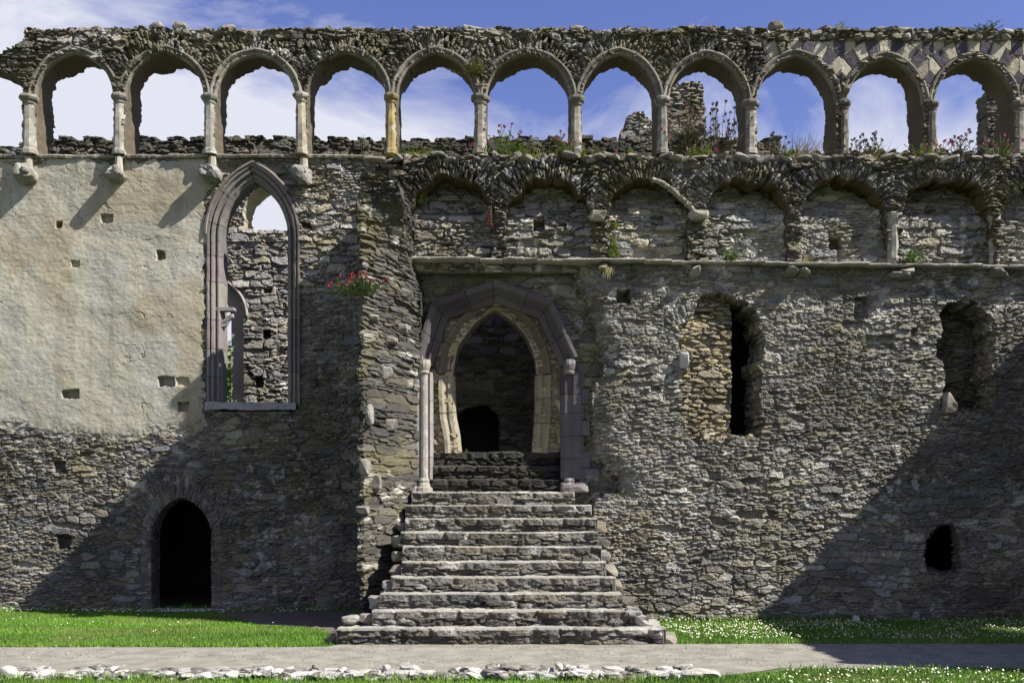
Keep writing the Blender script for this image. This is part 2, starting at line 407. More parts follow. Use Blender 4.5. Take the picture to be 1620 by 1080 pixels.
def box(mb, x0, x1, y0, y1, z0, z1, col):
    V = [(x, y, z) for x in (x0, x1) for y in (y0, y1) for z in (z0, z1)]
    mb.add(V, [(0, 1, 3, 2), (4, 6, 7, 5), (0, 4, 5, 1), (2, 3, 7, 6), (0, 2, 6, 4), (1, 5, 7, 3)], None, col)
def rects(X, Z, R, Y):
    """depth of small sockets (putlog holes) given as photograph rectangles on the plane Y"""
    o = np.zeros(X.shape)
    for (a, b, c, d, dep) in R:
        x0, x1 = float(PX(a, Y)), float(PX(c, Y)); z1, z0 = float(PZ(b, Y)), float(PZ(d, Y))
        n = (fbm(X*9, Z*9, int(a), 3)-.5)*.05
        s = np.minimum(np.minimum(X-x0, x1-X), np.minimum(Z-z0, z1-Z))+n
        o = np.maximum(o, dep*sm(-.006, .012, s))
    return o
def ring_of(cx, zs, R, P, wid, up=True, zmin=None):
    """voussoir field: points within `wid` outside the arch outline P"""
    def f(X, Z):
        d = bbox_sd(X, Z, P, wid+.3)
        w_ = wid*(.65+.7*vn(X*1.9, Z*1.9, 77))
        m = (d > -.05) & (d < w_) & (Z > (zs if zmin is None else zmin))
        return m, d, np.arctan2(Z-zs+.05, X-cx)*(R+.15)
    return f

# ================================================================== GROUND
def sheet(name, P, z, mat, kind='structure'):
    mb = bmesh.new(); vs = [mb.verts.new((x, y, z)) for x, y in P]; f = mb.faces.new(vs); bmesh.ops.triangulate(mb, faces=[f])
    if sum((P[i-1][0]*P[i][1]-P[i][0]*P[i-1][1]) for i in range(len(P))) < 0: bmesh.ops.reverse_faces(mb, faces=mb.faces[:])
    me = bpy.data.meshes.new(name); mb.to_mesh(me); mb.free(); me.materials.append(mat)
    o = bpy.data.objects.new(name, me); COL.objects.link(o); o['kind'] = kind
    return o
def ground_mat(name, c1, c2, c3, s1=3., s2=60., bump=.3, rough=.95):
    m = bpy.data.materials.new(name); m.use_nodes = True; t = m.node_tree; b = t.nodes['Principled BSDF']; b.inputs['Roughness'].default_value = rough
    co = N(t, 'ShaderNodeTexCoord')
    n1 = N(t, 'ShaderNodeTexNoise'); n1.inputs['Scale'].default_value = s1; n1.inputs['Detail'].default_value = 8
    n2 = N(t, 'ShaderNodeTexNoise'); n2.inputs['Scale'].default_value = s2; n2.inputs['Detail'].default_value = 4; n2.inputs['Roughness'].default_value = .7
    for n_ in (n1, n2): t.links.new(co.outputs['Object'], n_.inputs['Vector'])
    r1 = N(t, 'ShaderNodeValToRGB'); r1.color_ramp.elements[0].position = .35; r1.color_ramp.elements[1].position = .66
    r1.color_ramp.elements[0].color = (*c1, 1); r1.color_ramp.elements[1].color = (*c2, 1); t.links.new(n1.outputs['Fac'], r1.inputs[0])
    r2 = N(t, 'ShaderNodeMapRange'); r2.inputs['From Min'].default_value = .56; r2.inputs['From Max'].default_value = .74; t.links.new(n2.outputs['Fac'], r2.inputs['Value'])
    mx_ = N(t, 'ShaderNodeMixRGB'); mx_.inputs[2].default_value = (*c3, 1); t.links.new(r2.outputs[0], mx_.inputs[0]); t.links.new(r1.outputs[0], mx_.inputs[1])
    t.links.new(mx_.outputs[0], b.inputs['Base Color'])
    bp = N(t, 'ShaderNodeBump'); bp.inputs['Strength'].default_value = bump; bp.inputs['Distance'].default_value = .02
    t.links.new(n2.outputs['Fac'], bp.inputs['Height']); t.links.new(bp.outputs[0], b.inputs['Normal'])
    return m
M_SOIL = ground_mat('turf_soil', (.045, .075, .018), (.06, .10, .024), (.07, .075, .03), 1.5, 70)
M_PATH = ground_mat('fine_gravel', (.185, .178, .145), (.295, .285, .235), (.12, .112, .088), 3.2, 42, .9)
M_DIRT = ground_mat('bare_earth', (.11, .095, .065), (.15, .13, .09), (.06, .055, .035), 3, 60, .5)
sheet('ground', [(-300, -300), (300, -300), (300, 600), (-300, 600)], 0, M_SOIL)
def wob(xs, y, a, s): return [(x, y+(float(fbm(np.array([x*.7]), np.array([s*1.]), s, 4)[0])-.5)*a) for x in xs]
PATH_FAR = wob(np.linspace(-16, -2.55, 60), GY(1023.5), .10, 3)+[(-2.3, -4.4), (2.1, -4.4)]+wob(np.linspace(2.15, 16, 60), GY(1018), .10, 5)
PATH_NEAR = wob(np.linspace(16, 3.2, 50), GY(1058), .12, 8)+[(2.9, GY(1062)), (2.5, GY(1068)), (2.0, GY(1072))]+wob(np.linspace(1.6, -16, 50), GY(1072), .05, 9)
sheet('path', PATH_FAR+PATH_NEAR, .006, M_PATH)
DIRT = [(GX(335, -.2), -.02)]+[(GX(a, GY(b)), GY(b)) for a, b in ((345, 969), (380, 980), (410, 987), (420, 991), (488, 992), (515, 1000), (550, 1003))]+[(-2.2, GY(1003)), (-2.2, -.02)]
sheet('bare_earth', DIRT, .004, M_DIRT)

# grass blades (uncountable), daisies
def inside(P, x, y):
    P = np.asarray(P); return sd_poly(x, y, P) < 0
def blades(name, P, dens, h=(.024, .05), wdt=.010, seed=1, kind='stuff', cols=((.075, .185, .012), (.10, .225, .018), (.13, .245, .03), (.06, .14, .012))):
    P = np.asarray(P, float); lo, hi = P.min(0), P.max(0); rg = np.random.default_rng(seed)
    n = int((hi-lo).prod()*dens); x = rg.uniform(lo[0], hi[0], n); y = rg.uniform(lo[1], hi[1], n)
    xe = x+(fbm(x*5, y*5, seed, 3)-.5)*.12; ye = y+(fbm(x*5, y*5, seed+5, 3)-.5)*.12
    k = inside(P, xe, ye); x = x[k]; y = y[k]; n = len(x)
    th = rg.uniform(0, 6.28, n); hh = rg.uniform(*h, n)*(.35+1.3*fbm(x*2.3, y*2.3, seed+9, 4)); lean = rg.uniform(.1, .7, n)*hh; la = rg.uniform(0, 6.28, n)
    ax = np.cos(th)*wdt*.5; ay = np.sin(th)*wdt*.5
    V = np.stack([np.stack([x-ax, y-ay, np.full(n, .0)], 1), np.stack([x+ax, y+ay, np.full(n, .0)], 1), np.stack([x+lean*np.cos(la), y+lean*np.sin(la), hh], 1)], 1).reshape(-1, 3)
    ci = np.array(cols)[rg.integers(0, len(cols), n)]*(.45+1.05*fbm(x*1.1, y*2.2, seed+3, 5))[:, None]*rg.uniform(.75, 1.25, n)[:, None]
    dry = sm(.5, .68, fbm(x*.8+4, y*2.0, seed+21, 4))+(rg.random(n) < .05); ci = ci+(np.array((.21, .20, .07))-ci)*np.clip(dry*.32, 0, .8)[:, None]
    mb = MB(); mb.add(V, None, np.arange(3*n).reshape(-1, 3), np.repeat(ci, 3, 0))
    o = mb.build(name, M_GR); o['kind'] = kind
    return o
YK_ = -7.45
LAWN_L = [(-11.5, -.03), (GX(330, -.2), -.03)]+[(GX(a, GY(b)), GY(b)) for a, b in ((345, 970), (380, 981), (412, 989), (490, 993), (520, 999), (534, 1004), (528, 1020))]+[(-2.9, GY(1023)), (-11.5, GY(1023))]
LAWN_R = [(GX(1000, -1.7), -1.68), (12, -1.68), (12, GY(1018.5)), (GX(1052, GY(1018)), GY(1018.5)), (GX(1045, GY(1000)), GY(995))]
LAWN_F = [(2.05, GY(1073)), (2.6, GY(1067)), (3.0, GY(1062.5)), (3.5, GY(1058.5)), (11, GY(1058.5)), (11, -8.9), (-9, -8.9), (-9, GY(1076)), (1.9, GY(1076))]
for P, dn, sd in ((LAWN_L, 2600, 1), (LAWN_R, 2600, 2), (LAWN_F, 3000, 3)):
    o = blades('lawn_grass', P, dn, seed=sd)
    o['label'] = {1: 'short sunlit mown grass between the rendered wall and the gravel path', 2: 'daisy dotted mown grass right of the staircase beneath the rubble wall', 3: 'strip of mown grass along the bottom edge in front of the path'}[sd]; o['category'] = 'grass'
LAWN_E = [(-11.5, -.02), (-2.3, -.02), (-2.3, -.14), (-11.5, -.20)]
o = blades('long_grass', LAWN_E, 1100, (.06, .16), .014, 11); o['label'] = 'longer unmown grass along the foot of the left wall'; o['category'] = 'grass'
o = blades('long_grass', [(2.1, -1.66), (11, -1.66), (11, -1.88), (2.1, -1.80)], 1300, (.06, .15), .014, 12); o['label'] = 'longer unmown grass along the foot of the right wall'; o['category'] = 'grass'
o = blades('long_grass', [(-9.5, YK_-.1), (2.2, YK_-.1), (2.2, YK_-.24), (-9.5, YK_-.24)], 1500, (.05, .12), .012, 13); o['label'] = 'grass growing up against the near side of the stone kerb'; o['category'] = 'grass'
o = blades('long_grass', [(-9.5, YK_+.2), (2.0, YK_+.2), (2.0, YK_+.08), (-9.5, YK_+.08)], 260, (.03, .08), .012, 14); o['label'] = 'thin grass between the gravel path and the stone kerb'; o['category'] = 'grass'
# loose gravel on the path
rg = np.random.default_rng(31); n = 17000; x = rg.uniform(-9.5, 9, n); y = rg.uniform(GY(1074), GY(1017), n)
k = inside(PATH_FAR+PATH_NEAR, x, y) & (fbm(x*.8, y*2.2, 33, 4) > rg.uniform(.3, .62, n)); x = x[k]; y = y[k]; n = len(x); r = rg.uniform(.005, .013, n)*(1+1.0*(rg.random(n) < .05))
OCT = np.array([(1, 0, 0), (0, 1, 0), (-1, 0, 0), (0, -1, 0), (0, 0, 1)]); a = rg.uniform(0, 6.28, n)
V = np.stack([np.stack([x+r*(OCT[j, 0]*np.cos(a)-OCT[j, 1]*np.sin(a)*.7), y+r*(OCT[j, 0]*np.sin(a)+OCT[j, 1]*np.cos(a)*.7), .007+OCT[j, 2]*r*.7], 1) for j in range(5)], 1).reshape(-1, 3)
T = (np.arange(n)[:, None, None]*5+np.array([(0, 1, 4), (1, 2, 4), (2, 3, 4), (3, 0, 4)])[None]).reshape(-1, 3)
mb = MB(); mb.add(V, None, T, np.repeat(np.array((.22, .21, .18))*rg.uniform(.3, 1.5, n)[:, None], 5, 0)); o = mb.build('loose_gravel', M_ST); o['kind'] = 'stuff'; o['label'] = 'loose grit and pebbles scattered over the gravel path'; o['category'] = 'gravel'
for P_, sd in ((wob(np.linspace(-10, -2.8, 60), GY(1023.5)-.02, .05, 3)+wob(np.linspace(-2.8, -10, 60), GY(1023.5)+.1, .05, 3), 15), (wob(np.linspace(2.3, 10, 60), GY(1018)-.03, .05, 5)+wob(np.linspace(10, 2.3, 60), GY(1018)+.1, .05, 5), 16), (wob(np.linspace(3.2, 10, 60), GY(1058)+.06, .08, 8)+wob(np.linspace(10, 3.2, 60), GY(1058)-.06, .08, 8), 17)):
    o = blades('edge_grass', P_, 1100, (.03, .085), .013, sd); o['label'] = {15: 'ragged grass edge creeping onto the path on the left', 16: 'ragged grass edge creeping onto the path right of the stairs', 17: 'ragged near edge of the path at the lower right'}[sd]; o['category'] = 'grass'
def daisies(P, n, seed, clump=.5, label=''):
    P = np.asarray(P, float); lo, hi = P.min(0), P.max(0); rg = np.random.default_rng(seed)
    x = rg.uniform(lo[0], hi[0], n*6); y = rg.uniform(lo[1], hi[1], n*6)
    k = inside(P, x, y) & (fbm(x*1.1, y*1.7, seed, 4) > rg.uniform(.25, .25+clump, len(x))); x = x[k][:n]; y = y[k][:n]
    mb = MB(); th = np.arange(7)*2*math.pi/7
    for xx, yy in zip(x, y):
        r = rg.uniform(.006, .0105); z = rg.uniform(.045, .075); tx, ty = rg.uniform(-.5, .2), rg.uniform(-.9, .1)
        V = [(xx, yy, z+.003)]+[(xx+r*math.cos(t), yy+r*math.sin(t), z+r*(math.cos(t)*tx+math.sin(t)*-ty)) for t in th]
        mb.add(V, None, [(0, i+1, (i+1) % 7+1) for i in range(7)], [(.65, .5, .12)]+[(.8, .8, .78)]*7)
    o = mb.build('daisies', M_FL); o['kind'] = 'stuff'; o['label'] = label; o['category'] = 'daisies'
daisies([(2.3, -1.7), (9.5, -1.7), (9.5, GY(1015)), (2.6, GY(1015))], 1700, 5, .45, 'white daisies dotted through the grass right of the stairs')
daisies([(3.3, GY(1060)), (8.2, GY(1060)), (8.2, -8.2), (2.4, -8.2)], 330, 6, .45, 'white daisies in the foreground grass at bottom right')
daisies([(-9.6, -.05), (-3.2, -.05), (-4.2, -.75), (-9.6, -.45)], 420, 7, .4, 'white daisies along the foot of the rendered wall')
daisies([(-9.6, -.4), (-3.2, -.7), (-3.4, -4.6), (-9.6, -4.6)], 60, 8, .7, 'sparse white daisies on the left lawn')

# ================================================================== LEFT WALL (rendered hall wall)
YA = 0.
hall = empty('rendered_wall', 'tall left wall with cream lime render over bare rubble and a lancet window', 'wall', (-6.2, 0, 0))
W_P = np.vstack([[(PX(343, YA), PZ(640, YA))], arc_pts(float(PX(402, YA)), 59/85., float(PZ(375, YA)), 99/85.), [(PX(461, YA), PZ(640, YA))]])
U_P = arch_poly(float(PX(287.5, YA)), 47.5/85, -.3, float(PZ(848, YA)), 62/85.)
REND = P2([(-340, 252.5), (345, 252.5), (338, 290), (326, 320), (324, 375), (326, 640), (322, 668), (308, 686), (270, 684), (215, 698), (175, 703), (120, 688), (70, 692), (30, 678), (0, 675), (-80, 682), (-200, 668), (-340, 690)], YA)
PUT_A = [(90, 350, 99, 361, .2), (160, 340, 180, 353, .12), (249, 397, 263, 411, .2), (100, 617, 126, 630, .2), (252, 596, 277, 611, .2), (280, 598, 300, 611, .05), (283, 637, 298, 650, .15), (113, 413, 126, 423, .06), (92, 845, 112, 868, .2), (86, 730, 105, 748, .15), (478, 352, 492, 362, .2), (500, 600, 520, 612, .08)]
def sdA(X, Z):
    s = np.maximum(-(bbox_sd(X, Z, W_P)-.13), -bbox_sd(X, Z, U_P))
    r = sd_poly(X, Z, REND)
    return np.maximum(s, -(r+.14))
def hA(X, Z):
    rings = [ring_of(float(PX(287.5, YA)), float(PZ(848, YA)), .6, U_P, .42)]
    h, c = rubble(X, Z, 100, .22, .068, .034, .25, pal=PAL, lich=.15, moss=.2, rings=rings)
    right = sm(PX(465, 0), PX(480, 0), X)*sm(PZ(480, 0), PZ(440, 0), Z)
    h = h*(1+.35*right); c = c*(1+.25*right[..., None])
    return h-rects(X, Z, PUT_A, YA), c
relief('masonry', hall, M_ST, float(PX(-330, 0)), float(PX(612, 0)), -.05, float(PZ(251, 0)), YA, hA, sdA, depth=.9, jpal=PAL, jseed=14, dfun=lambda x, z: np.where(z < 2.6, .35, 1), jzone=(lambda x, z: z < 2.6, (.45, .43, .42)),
       back=lambda x, z, t: (np.where((z > 4) & (x < PX(402, 0)), x-.45*t*np.clip((6.2-z)/2, 0, 1), x), z))
def hR(X, Z):
    h = (fbm(X*.9, Z*.9, 201, 4)-.5)*.08+(fbm(X*3.4, Z*4.6, 203, 4)-.5)*.024+(fbm(X*17, Z*21, 205, 4)-.5)*.010
    cr_ = np.abs(fbm(X*.9+Z*.25, Z*1.3-X*.2, 207, 5)-.5); crk = sm(.006, .001, cr_)*sm(.45, .6, fbm(X*.8, Z*.8, 209, 3)); h = h-crk*.012
    trow = (fbm(X*5, Z*38, 208, 3)-.5); h = h+trow*.003
    st = fbm(X*.7, Z*.8, 211, 5); s2 = fbm(X*2.6, Z*1.1, 213, 5); s3 = fbm(X*9, Z*9, 215, 4)
    c = np.array((.322, .309, .25))*(.80+.4*st)[..., None]*(.9+.2*s3)[..., None]
    c = c+(np.array((.30, .31, .305))-c)*(sm(.48, .64, s2)*.32)[..., None]
    c = c+(np.array((.27, .225, .15))-c)*(sm(.5, .66, fbm(X*1.2+9, Z*.9, 219, 5))*.6)[..., None]
    c = c*(1-.35*crk)[..., None]; drip = sm(.54, .7, fbm(X*7, Z*.25, 217, 4))*sm(.4, .6, fbm(X*.8, Z*.6, 218, 3)); c = c*(1-.16*drip)[..., None]
    e = sd_poly(X, Z, REND)
    fray = sm(-.3, -.02, e+.12*(fbm(X*5, Z*5, 221, 3)-.5))*sm(4.2, 3.2, Z)
    h = h-fray*.02+fray*(fbm(X*14, Z*18, 223, 3)-.5)*.05; c = c*(1-.22*fray)[..., None]
    stn = sm(.52, .72, fbm(X*3.2, Z*.35, 227, 4))*sm(6.2, 8.4, Z); c = c*(1-.25*stn)[..., None]
    return h-rects(X, Z, PUT_A, YA), c
relief('render_coat', hall, M_PL, float(PX(-330, 0)), float(PX(346, 0)), 2.8, float(PZ(252.5, 0)), YA-.045, hR,
       lambda X, Z: np.maximum(sd_poly(X, Z, REND)+(fbm(X*3, Z*3, 231, 4)-.5)*.3+(fbm(X*11, Z*13, 233, 3)-.5)*.12, -(bbox_sd(X, Z, W_P)-.13)), depth=.09, jplain=(.33, .29, .22), jamp=.01, rough=.01)
# string course at the wall walk
def string(name, parent, px0, px1, py, Y, proj, th, seed, col=(.3, .28, .24), dip=None, back=.25):
    """weathered projecting slabs, one relief per course laid on its side: ragged front edge, thin"""
    rs = random.Random(seed); mb = MB(); x = float(PX(px0, Y)); xe = float(PX(px1, Y))
    while x < xe:
        l = rs.uniform(.35, .95); x2 = min(xe, x+l)
        z = float(PZ(dip(CX+(x+x2)/2*F/(D0+Y)) if dip else py, Y))+rs.uniform(-.008, .008); p = proj*rs.uniform(.75, 1.1)
        n = max(3, int((x2-x)/.03)); xs = np.linspace(x+.004, x2-.004, n)
        ys = Y-p+(fbm(xs*6, xs*0+seed, seed, 4)-.5)*.09; tt = th*(.75+.5*fbm(xs*5, xs*0+seed+3, seed+1, 3))
        pr = np.stack([np.stack([xs, np.full(n, Y+back), np.full(n, z)], 1), np.stack([xs, ys+.02, z+(fbm(xs*9, xs*0, seed+7, 3)-.5)*.02], 1), np.stack([xs, ys, z-tt*.35], 1), np.stack([xs, ys+.015, z-tt], 1), np.stack([xs, np.full(n, Y+back), z-tt], 1)], 1)
        c = np.array(col)*rs.uniform(.8, 1.25)*np.ones((n*5, 3)); c = c*(.7+.6*fbm(np.repeat(xs, 5)*8, np.tile(np.arange(5), n)*1.3, seed+5, 3))[:, None]
        mb.add(pr.reshape(-1, 3), gridq(n, 5, True), [(0, 1, 2), (0, 2, 3), (0, 3, 4), ((n-1)*5, (n-1)*5+1, (n-1)*5+2), ((n-1)*5, (n-1)*5+2, (n-1)*5+3), ((n-1)*5, (n-1)*5+3, (n-1)*5+4)], c)
        x = x2
    return mb.build(name, M_ST, parent)
string('string_course', hall, -330, 600, 247.5, YA, .13, .06, 31, (.19, .175, .145))
# carved corbels
for i, (cx, cy, ww, hh, col) in enumerate([(42, 276, 17, 17, (0.173, 0.166, 0.137)), (185, 276, 17, 12, (0.194, 0.187, 0.158)), (333, 276, 17, 13, (0.180, 0.180, 0.166)), (478, 279, 18, 15, (0.166, 0.158, 0.144))]):
    mb = MB(); x = float(PX(cx, -.15)); z = float(PZ(cy, -.15))
    rock(mb, (x, -.17, z), (ww/86., .30, hh/86.), 300+i, col, cuts=9, rough=.22, box=.8, lich=.35)
    for k in range(4):
        a = RNG.uniform(0, 6.28); rock(mb, (x+.09*math.cos(a), -.35, z+.06*math.sin(a)), (.06, .07, .05), 340+i*7+k, col, lo=True, cuts=4)
    cb = mb.build('corbel', M_DR, hall, smooth=False)
    mb = MB(); shaft(mb, x+.03, -.14, [(z+.05, .085), (z+.32, .07)], n=8, col=(.27, .25, .2), seed=i); mb.build('corbel_shaft', M_DR, cb)
# lancet window frame
path = np.vstack([[(PX(350, 0), PZ(641, 0))], arc_pts(float(PX(402, 0)), 52/85., float(PZ(375, 0)), 91/85., 22), [(PX(454, 0), PZ(641, 0))]])
pr_w = [(-.005, -.42), (-.005, -.12), (.02, -.09), (.05, -.03), (.075, -.03), (.09, -.075), (.11, -.07), (.13, .02), (.165, .035), (.18, -.01), (.20, -.01), (.215, .045), (.25, .045), (.255, -.06)]
mb = MB(); sweep(mb, path, pr_w, YA-.02, (.15, .135, .13), .55, .008, 41, er=.016, cvar=.28)
win = mb.build('window_frame', M_DR, hall)
mb = MB(); ap = arc_pts(float(PX(402, 0)), 52/85.+.245, float(PZ(372, 0)), 91/85.+.245, 22)
sweep(mb, ap[:34], [(0, -.05), (0, .06), (.015, .10), (.05, .09), (.06, .03), (.06, -.05)], YA, (.17, .152, .13), .5, .006, 43, er=.010)
mb.build('hood_mould', M_DR, hall)
mb = MB(); n = 40; xs = np.linspace(float(PX(326, 0)), float(PX(470, 0)), n); zt = float(PZ(637, 0))
prs = np.stack([np.stack([xs, np.full(n, .7), np.full(n, zt-.02)], 1), np.stack([xs, -.09+(fbm(xs*7, xs*0, 45, 3)-.5)*.06, zt+(fbm(xs*6, xs*0, 46, 4)-.5)*.05], 1), np.stack([xs, -.10+(fbm(xs*7, xs*0, 47, 3)-.5)*.06, zt-.13+(fbm(xs*6, xs*0, 48, 3)-.5)*.05], 1), np.stack([xs, np.full(n, .7), np.full(n, zt-.14)], 1)], 1)
mb.add(prs.reshape(-1, 3), gridq(n, 4, True), None, np.array((.24, .235, .25))*(.6+.8*fbm(np.repeat(xs, 4)*7, np.tile(np.arange(4), n)*1., 49, 4))[:, None])
mb.build('window_sill', M_DR, hall)
mb = MB()
box(mb, float(PX(341, .1)), float(PX(371.5, .1)), .02, .2, float(PZ(492.5, .1)), float(PZ(487, .1)), (.22, .2, .21))
tube(mb, [(float(PX(a, .1)), .11, float(PZ(b, .1))) for a, b in ((370, 491), (367, 500), (359, 506), (351, 511), (347, 518), (345, 527))], [.05, .055, .05, .045, .05, .06], (.22, .2, .21), 8)
tube(mb, [(float(PX(a, .1)), .11, float(PZ(b, .1))) for a, b in ((362, 506), (358, 514), (350, 516))], [.03, .035, .05], (.2, .19, .19), 7)
mb.build('tracery_stub', M_DR, hall)
# low doorway
path = np.vstack([[(PX(240, 0), -.02)], arc_pts(float(PX(287.5, 0)), 47.5/85, float(PZ(848, 0)), 62/85., 16), [(PX(335, 0), -.02)]])
mb = MB(); sweep(mb, path, [(-.01, -.4), (-.01, -.05), (.05, .035), (.19, .04), (.2, -.05)], YA+.015, (.12, .108, .10), .36, .008, 51, er=.02, cvar=.3)
mb.build('door_surround', M_DR, hall)
mb = MB(); rock(mb, (float(PX(287, 0)), -.05, .01), (.85, .22, .035), 55, (.33, .31, .27), box=.3, rough=.08); mb.build('threshold', M_DR, hall)
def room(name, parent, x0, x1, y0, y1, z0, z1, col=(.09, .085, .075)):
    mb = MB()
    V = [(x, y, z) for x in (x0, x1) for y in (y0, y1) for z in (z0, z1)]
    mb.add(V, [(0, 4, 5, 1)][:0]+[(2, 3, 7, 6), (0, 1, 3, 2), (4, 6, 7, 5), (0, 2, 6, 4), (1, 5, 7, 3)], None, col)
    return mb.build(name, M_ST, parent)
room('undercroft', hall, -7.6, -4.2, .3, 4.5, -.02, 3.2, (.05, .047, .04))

# ================================================================== ARCADED PARAPET
YP = -.1
parapet = empty('arcaded_parapet', 'long row of open pointed arches on slim columns along the ruined wall top', 'arcade', (0, YP, float(PZ(245, YP))))
COLS = [48, 190, 333, 477, 619, 760, 911.5, 1048, 1187, 1330, 1468, 1611, 1752]
CAPY = [158, 156, 157, 155, 156, 158, 160, 161, 167, 166, 168, 168, 170]
APEX = [85, 84, 88, 84, 85, 87, 86, 90, 89, 93, 94, 95]
ARCH = []
for i in range(12):
    a, b = COLS[i], COLS[i+1]; cx = float(PX((a+b)/2, YP)); hw = float((b-a-17)/2*(D0+YP)/F); zs = float(PZ((CAPY[i]+CAPY[i+1])/2-2, YP)); h = float(PZ(APEX[i], YP))-zs
    ARCH.append((cx, hw, zs, h, arch_poly(cx, hw, 5, zs, h, 16)))
PAR_OUT = P2([(41, 250), (36, 170), (40, 156), (37, 132), (24, 122), (4, 110), (-60, 92), (-60, 92), (2, 86), (14, 78), (32, 74), (40, 66), (41, 46), (1780, 48), (1780, 250)], YP)
def sdP(X, Z):
    s = sd_poly(X, Z, PAR_OUT)+np.where(Z > PZ(140, YP), (fbm(X*2.2, Z*2.2, 401, 4)-.5)*.14+(vn(X*9, Z*9, 403)-.5)*.06, 0)
    for A in ARCH: s = np.maximum(s, -bbox_sd(X, Z, A[4]))
    return s
CHX0 = float(PX(1232, YP))
def hP(X, Z):
    rings = [ring_of(A[0], A[2], A[1], A[4], .40 if i not in (0,) else .2, zmin=A[2]+.25) for i, A in enumerate(ARCH) if i in (1, 2, 3, 4, 5, 6, 7)]
    h, c = rubble(X, Z, 420, .19, .075, .07, .3, und=.06, pal=PAL_S*.85, lich=.25, moss=.4, rings=rings, miss=.08, fine=.011)
    d = np.full(X.shape, 9.); s_ = np.zeros(X.shape); cxn = np.zeros(X.shape)
    for A in ARCH[8:12]:
        dd = bbox_sd(X, Z, A[4], .9); m = dd < d; d = np.where(m, dd, d)
        s_ = np.where(m, np.arctan2(X-A[0], Z-A[2]+.1)*(A[1]+.33), s_); cxn = np.where(m, A[0], cxn)
    zt = float(PZ(66, YP))
    zone = (X > CHX0-.12*(Z-8)) & (Z < zt+.02*np.sin(X*3)) & (Z > float(PZ(152, YP))) & (d > .12)
    ringz = zone & (d < .40)
    k = np.floor(s_/.205+.5); fr = np.abs(s_/.205+.5-k-.5)
    par = np.mod(k, 2)
    jd = np.where(ringz, np.minimum((.5-fr)*.205, np.minimum(np.abs(d-.40), np.abs(d-.12))), 9)
    u = (X-cxn); q = .205
    p1 = (X+Z)/(q*1.414); p2 = (X-Z)/(q*1.414)
    kd = np.mod(np.floor(p1)+np.floor(p2), 2); fd = np.minimum(np.minimum(p1-np.floor(p1), 1-(p1-np.floor(p1))), np.minimum(p2-np.floor(p2), 1-(p2-np.floor(p2))))*q
    spand = zone & ~ringz & (Z < zt-.28)
    k2 = np.floor(X/q); row = zone & ~ringz & ~spand
    par = np.where(ringz, par, np.where(spand, kd, np.mod(k2, 2)))
    jd = np.where(ringz, jd, np.where(spand, fd, np.minimum(np.abs(X/q-np.round(X/q))*q, 9)))
    rid = hsh(np.where(ringz, k+50, np.where(spand, np.floor(p1)*31+np.floor(p2), k2)), np.where(ringz, np.floor(cxn*7), 3)+X*0, 431)
    cd = np.where(par[..., None] > .5, np.array((.06, .053, .066)), np.array((.30, .275, .215)))*(.75+.5*rid)[..., None]*(.75+.5*fbm(X*8, Z*8, 433, 4))[..., None]
    jt = sm(.004, .014, jd)
    cd = cd*jt[..., None]+np.array((.2, .185, .15))*(1-jt)[..., None]
    gone = zone & (rid > .93)
    z3 = zone & ~gone
    h = np.where(z3, .035+.012*(rid-.5)-.016*(1-jt)+(fbm(X*14, Z*14, 435, 3)-.5)*.012, h); c = np.where(z3[..., None], cd, c)
    # small corbel table under the coping at the right
    return h, c
relief('parapet_wall', parapet, M_ST, float(PX(-60, YP)), float(PX(1700, YP)), float(PZ(246, YP)), float(PZ(38, YP)), YP, hP, sdP, depth=.86, ragged=.42, jplain=(.105, .088, .06), jamp=.06, rough=.07, jseed=44)  # soffit and jamb colour: mossy mortar brown, darkened to carry their shade
ap_prof = [(-.012, -.06), (-.012, .03), (.015, .05), (.045, .03), (.06, .06), (.085, .085), (.115, .075), (.125, .02), (.125, -.04)]
for i, A in enumerate(ARCH[:12]):
    p = arc_pts(A[0], A[1], A[2]-.02, A[3]+.02, 24)
    if i == 3: p = p[17:]
    mb = MB(); sweep(mb, p, ap_prof, YP, np.array((.165, .153, .125))*RNG.uniform(.8, 1.15), .3, .008, 440+i, er=.028, cvar=.35)
    mb.build('arch_moulding', M_DR, parapet)
zb = float(PZ(246, YP))
ccol = [(.21, .197, .165), (.23, .215, .185), (.2, .19, .165), (.25, .225, .165), (.24, .19, .085), (.17, .158, .13), (.16, .15, .125), (.15, .14, .12), (.19, .18, .155), (.10, .09, .07), (.11, .10, .08), (.16, .145, .12)]
for i in range(12):
    x = float(PX(COLS[i], YP)); zc = float(PZ(CAPY[i], YP)); mb = MB()
    r = (.105 if i not in (9, 10) else .08)*RNG.uniform(.86, 1.08)
    xo = x+(0 if i not in (9, 10) else .06)
    shaft(mb, xo, YP-.04, [(zb, r*1.35), (zb+.07, r*1.3), (zb+.11, r*1.05), (zb+.5, r), (zc-.1, r*.94)], n=8, col=ccol[i], er=.036, seed=450+i, rot=.39, streak=.8)
    co = mb.build('column', M_DR, parapet)
    mb = MB(); shaft(mb, xo, YP-.05, [(zc-.11, r*1.05), (zc-.07, r*1.12), (zc-.04, r*1.45), (zc-.005, r*1.62), (zc+.035, r*1.55), (zc+.06, r*1.2)], n=8, col=np.array(ccol[i])*.7, er=.036, seed=470+i, rot=.39)
    cp = mb.build('capital', M_DR, parapet); cp.parent = co
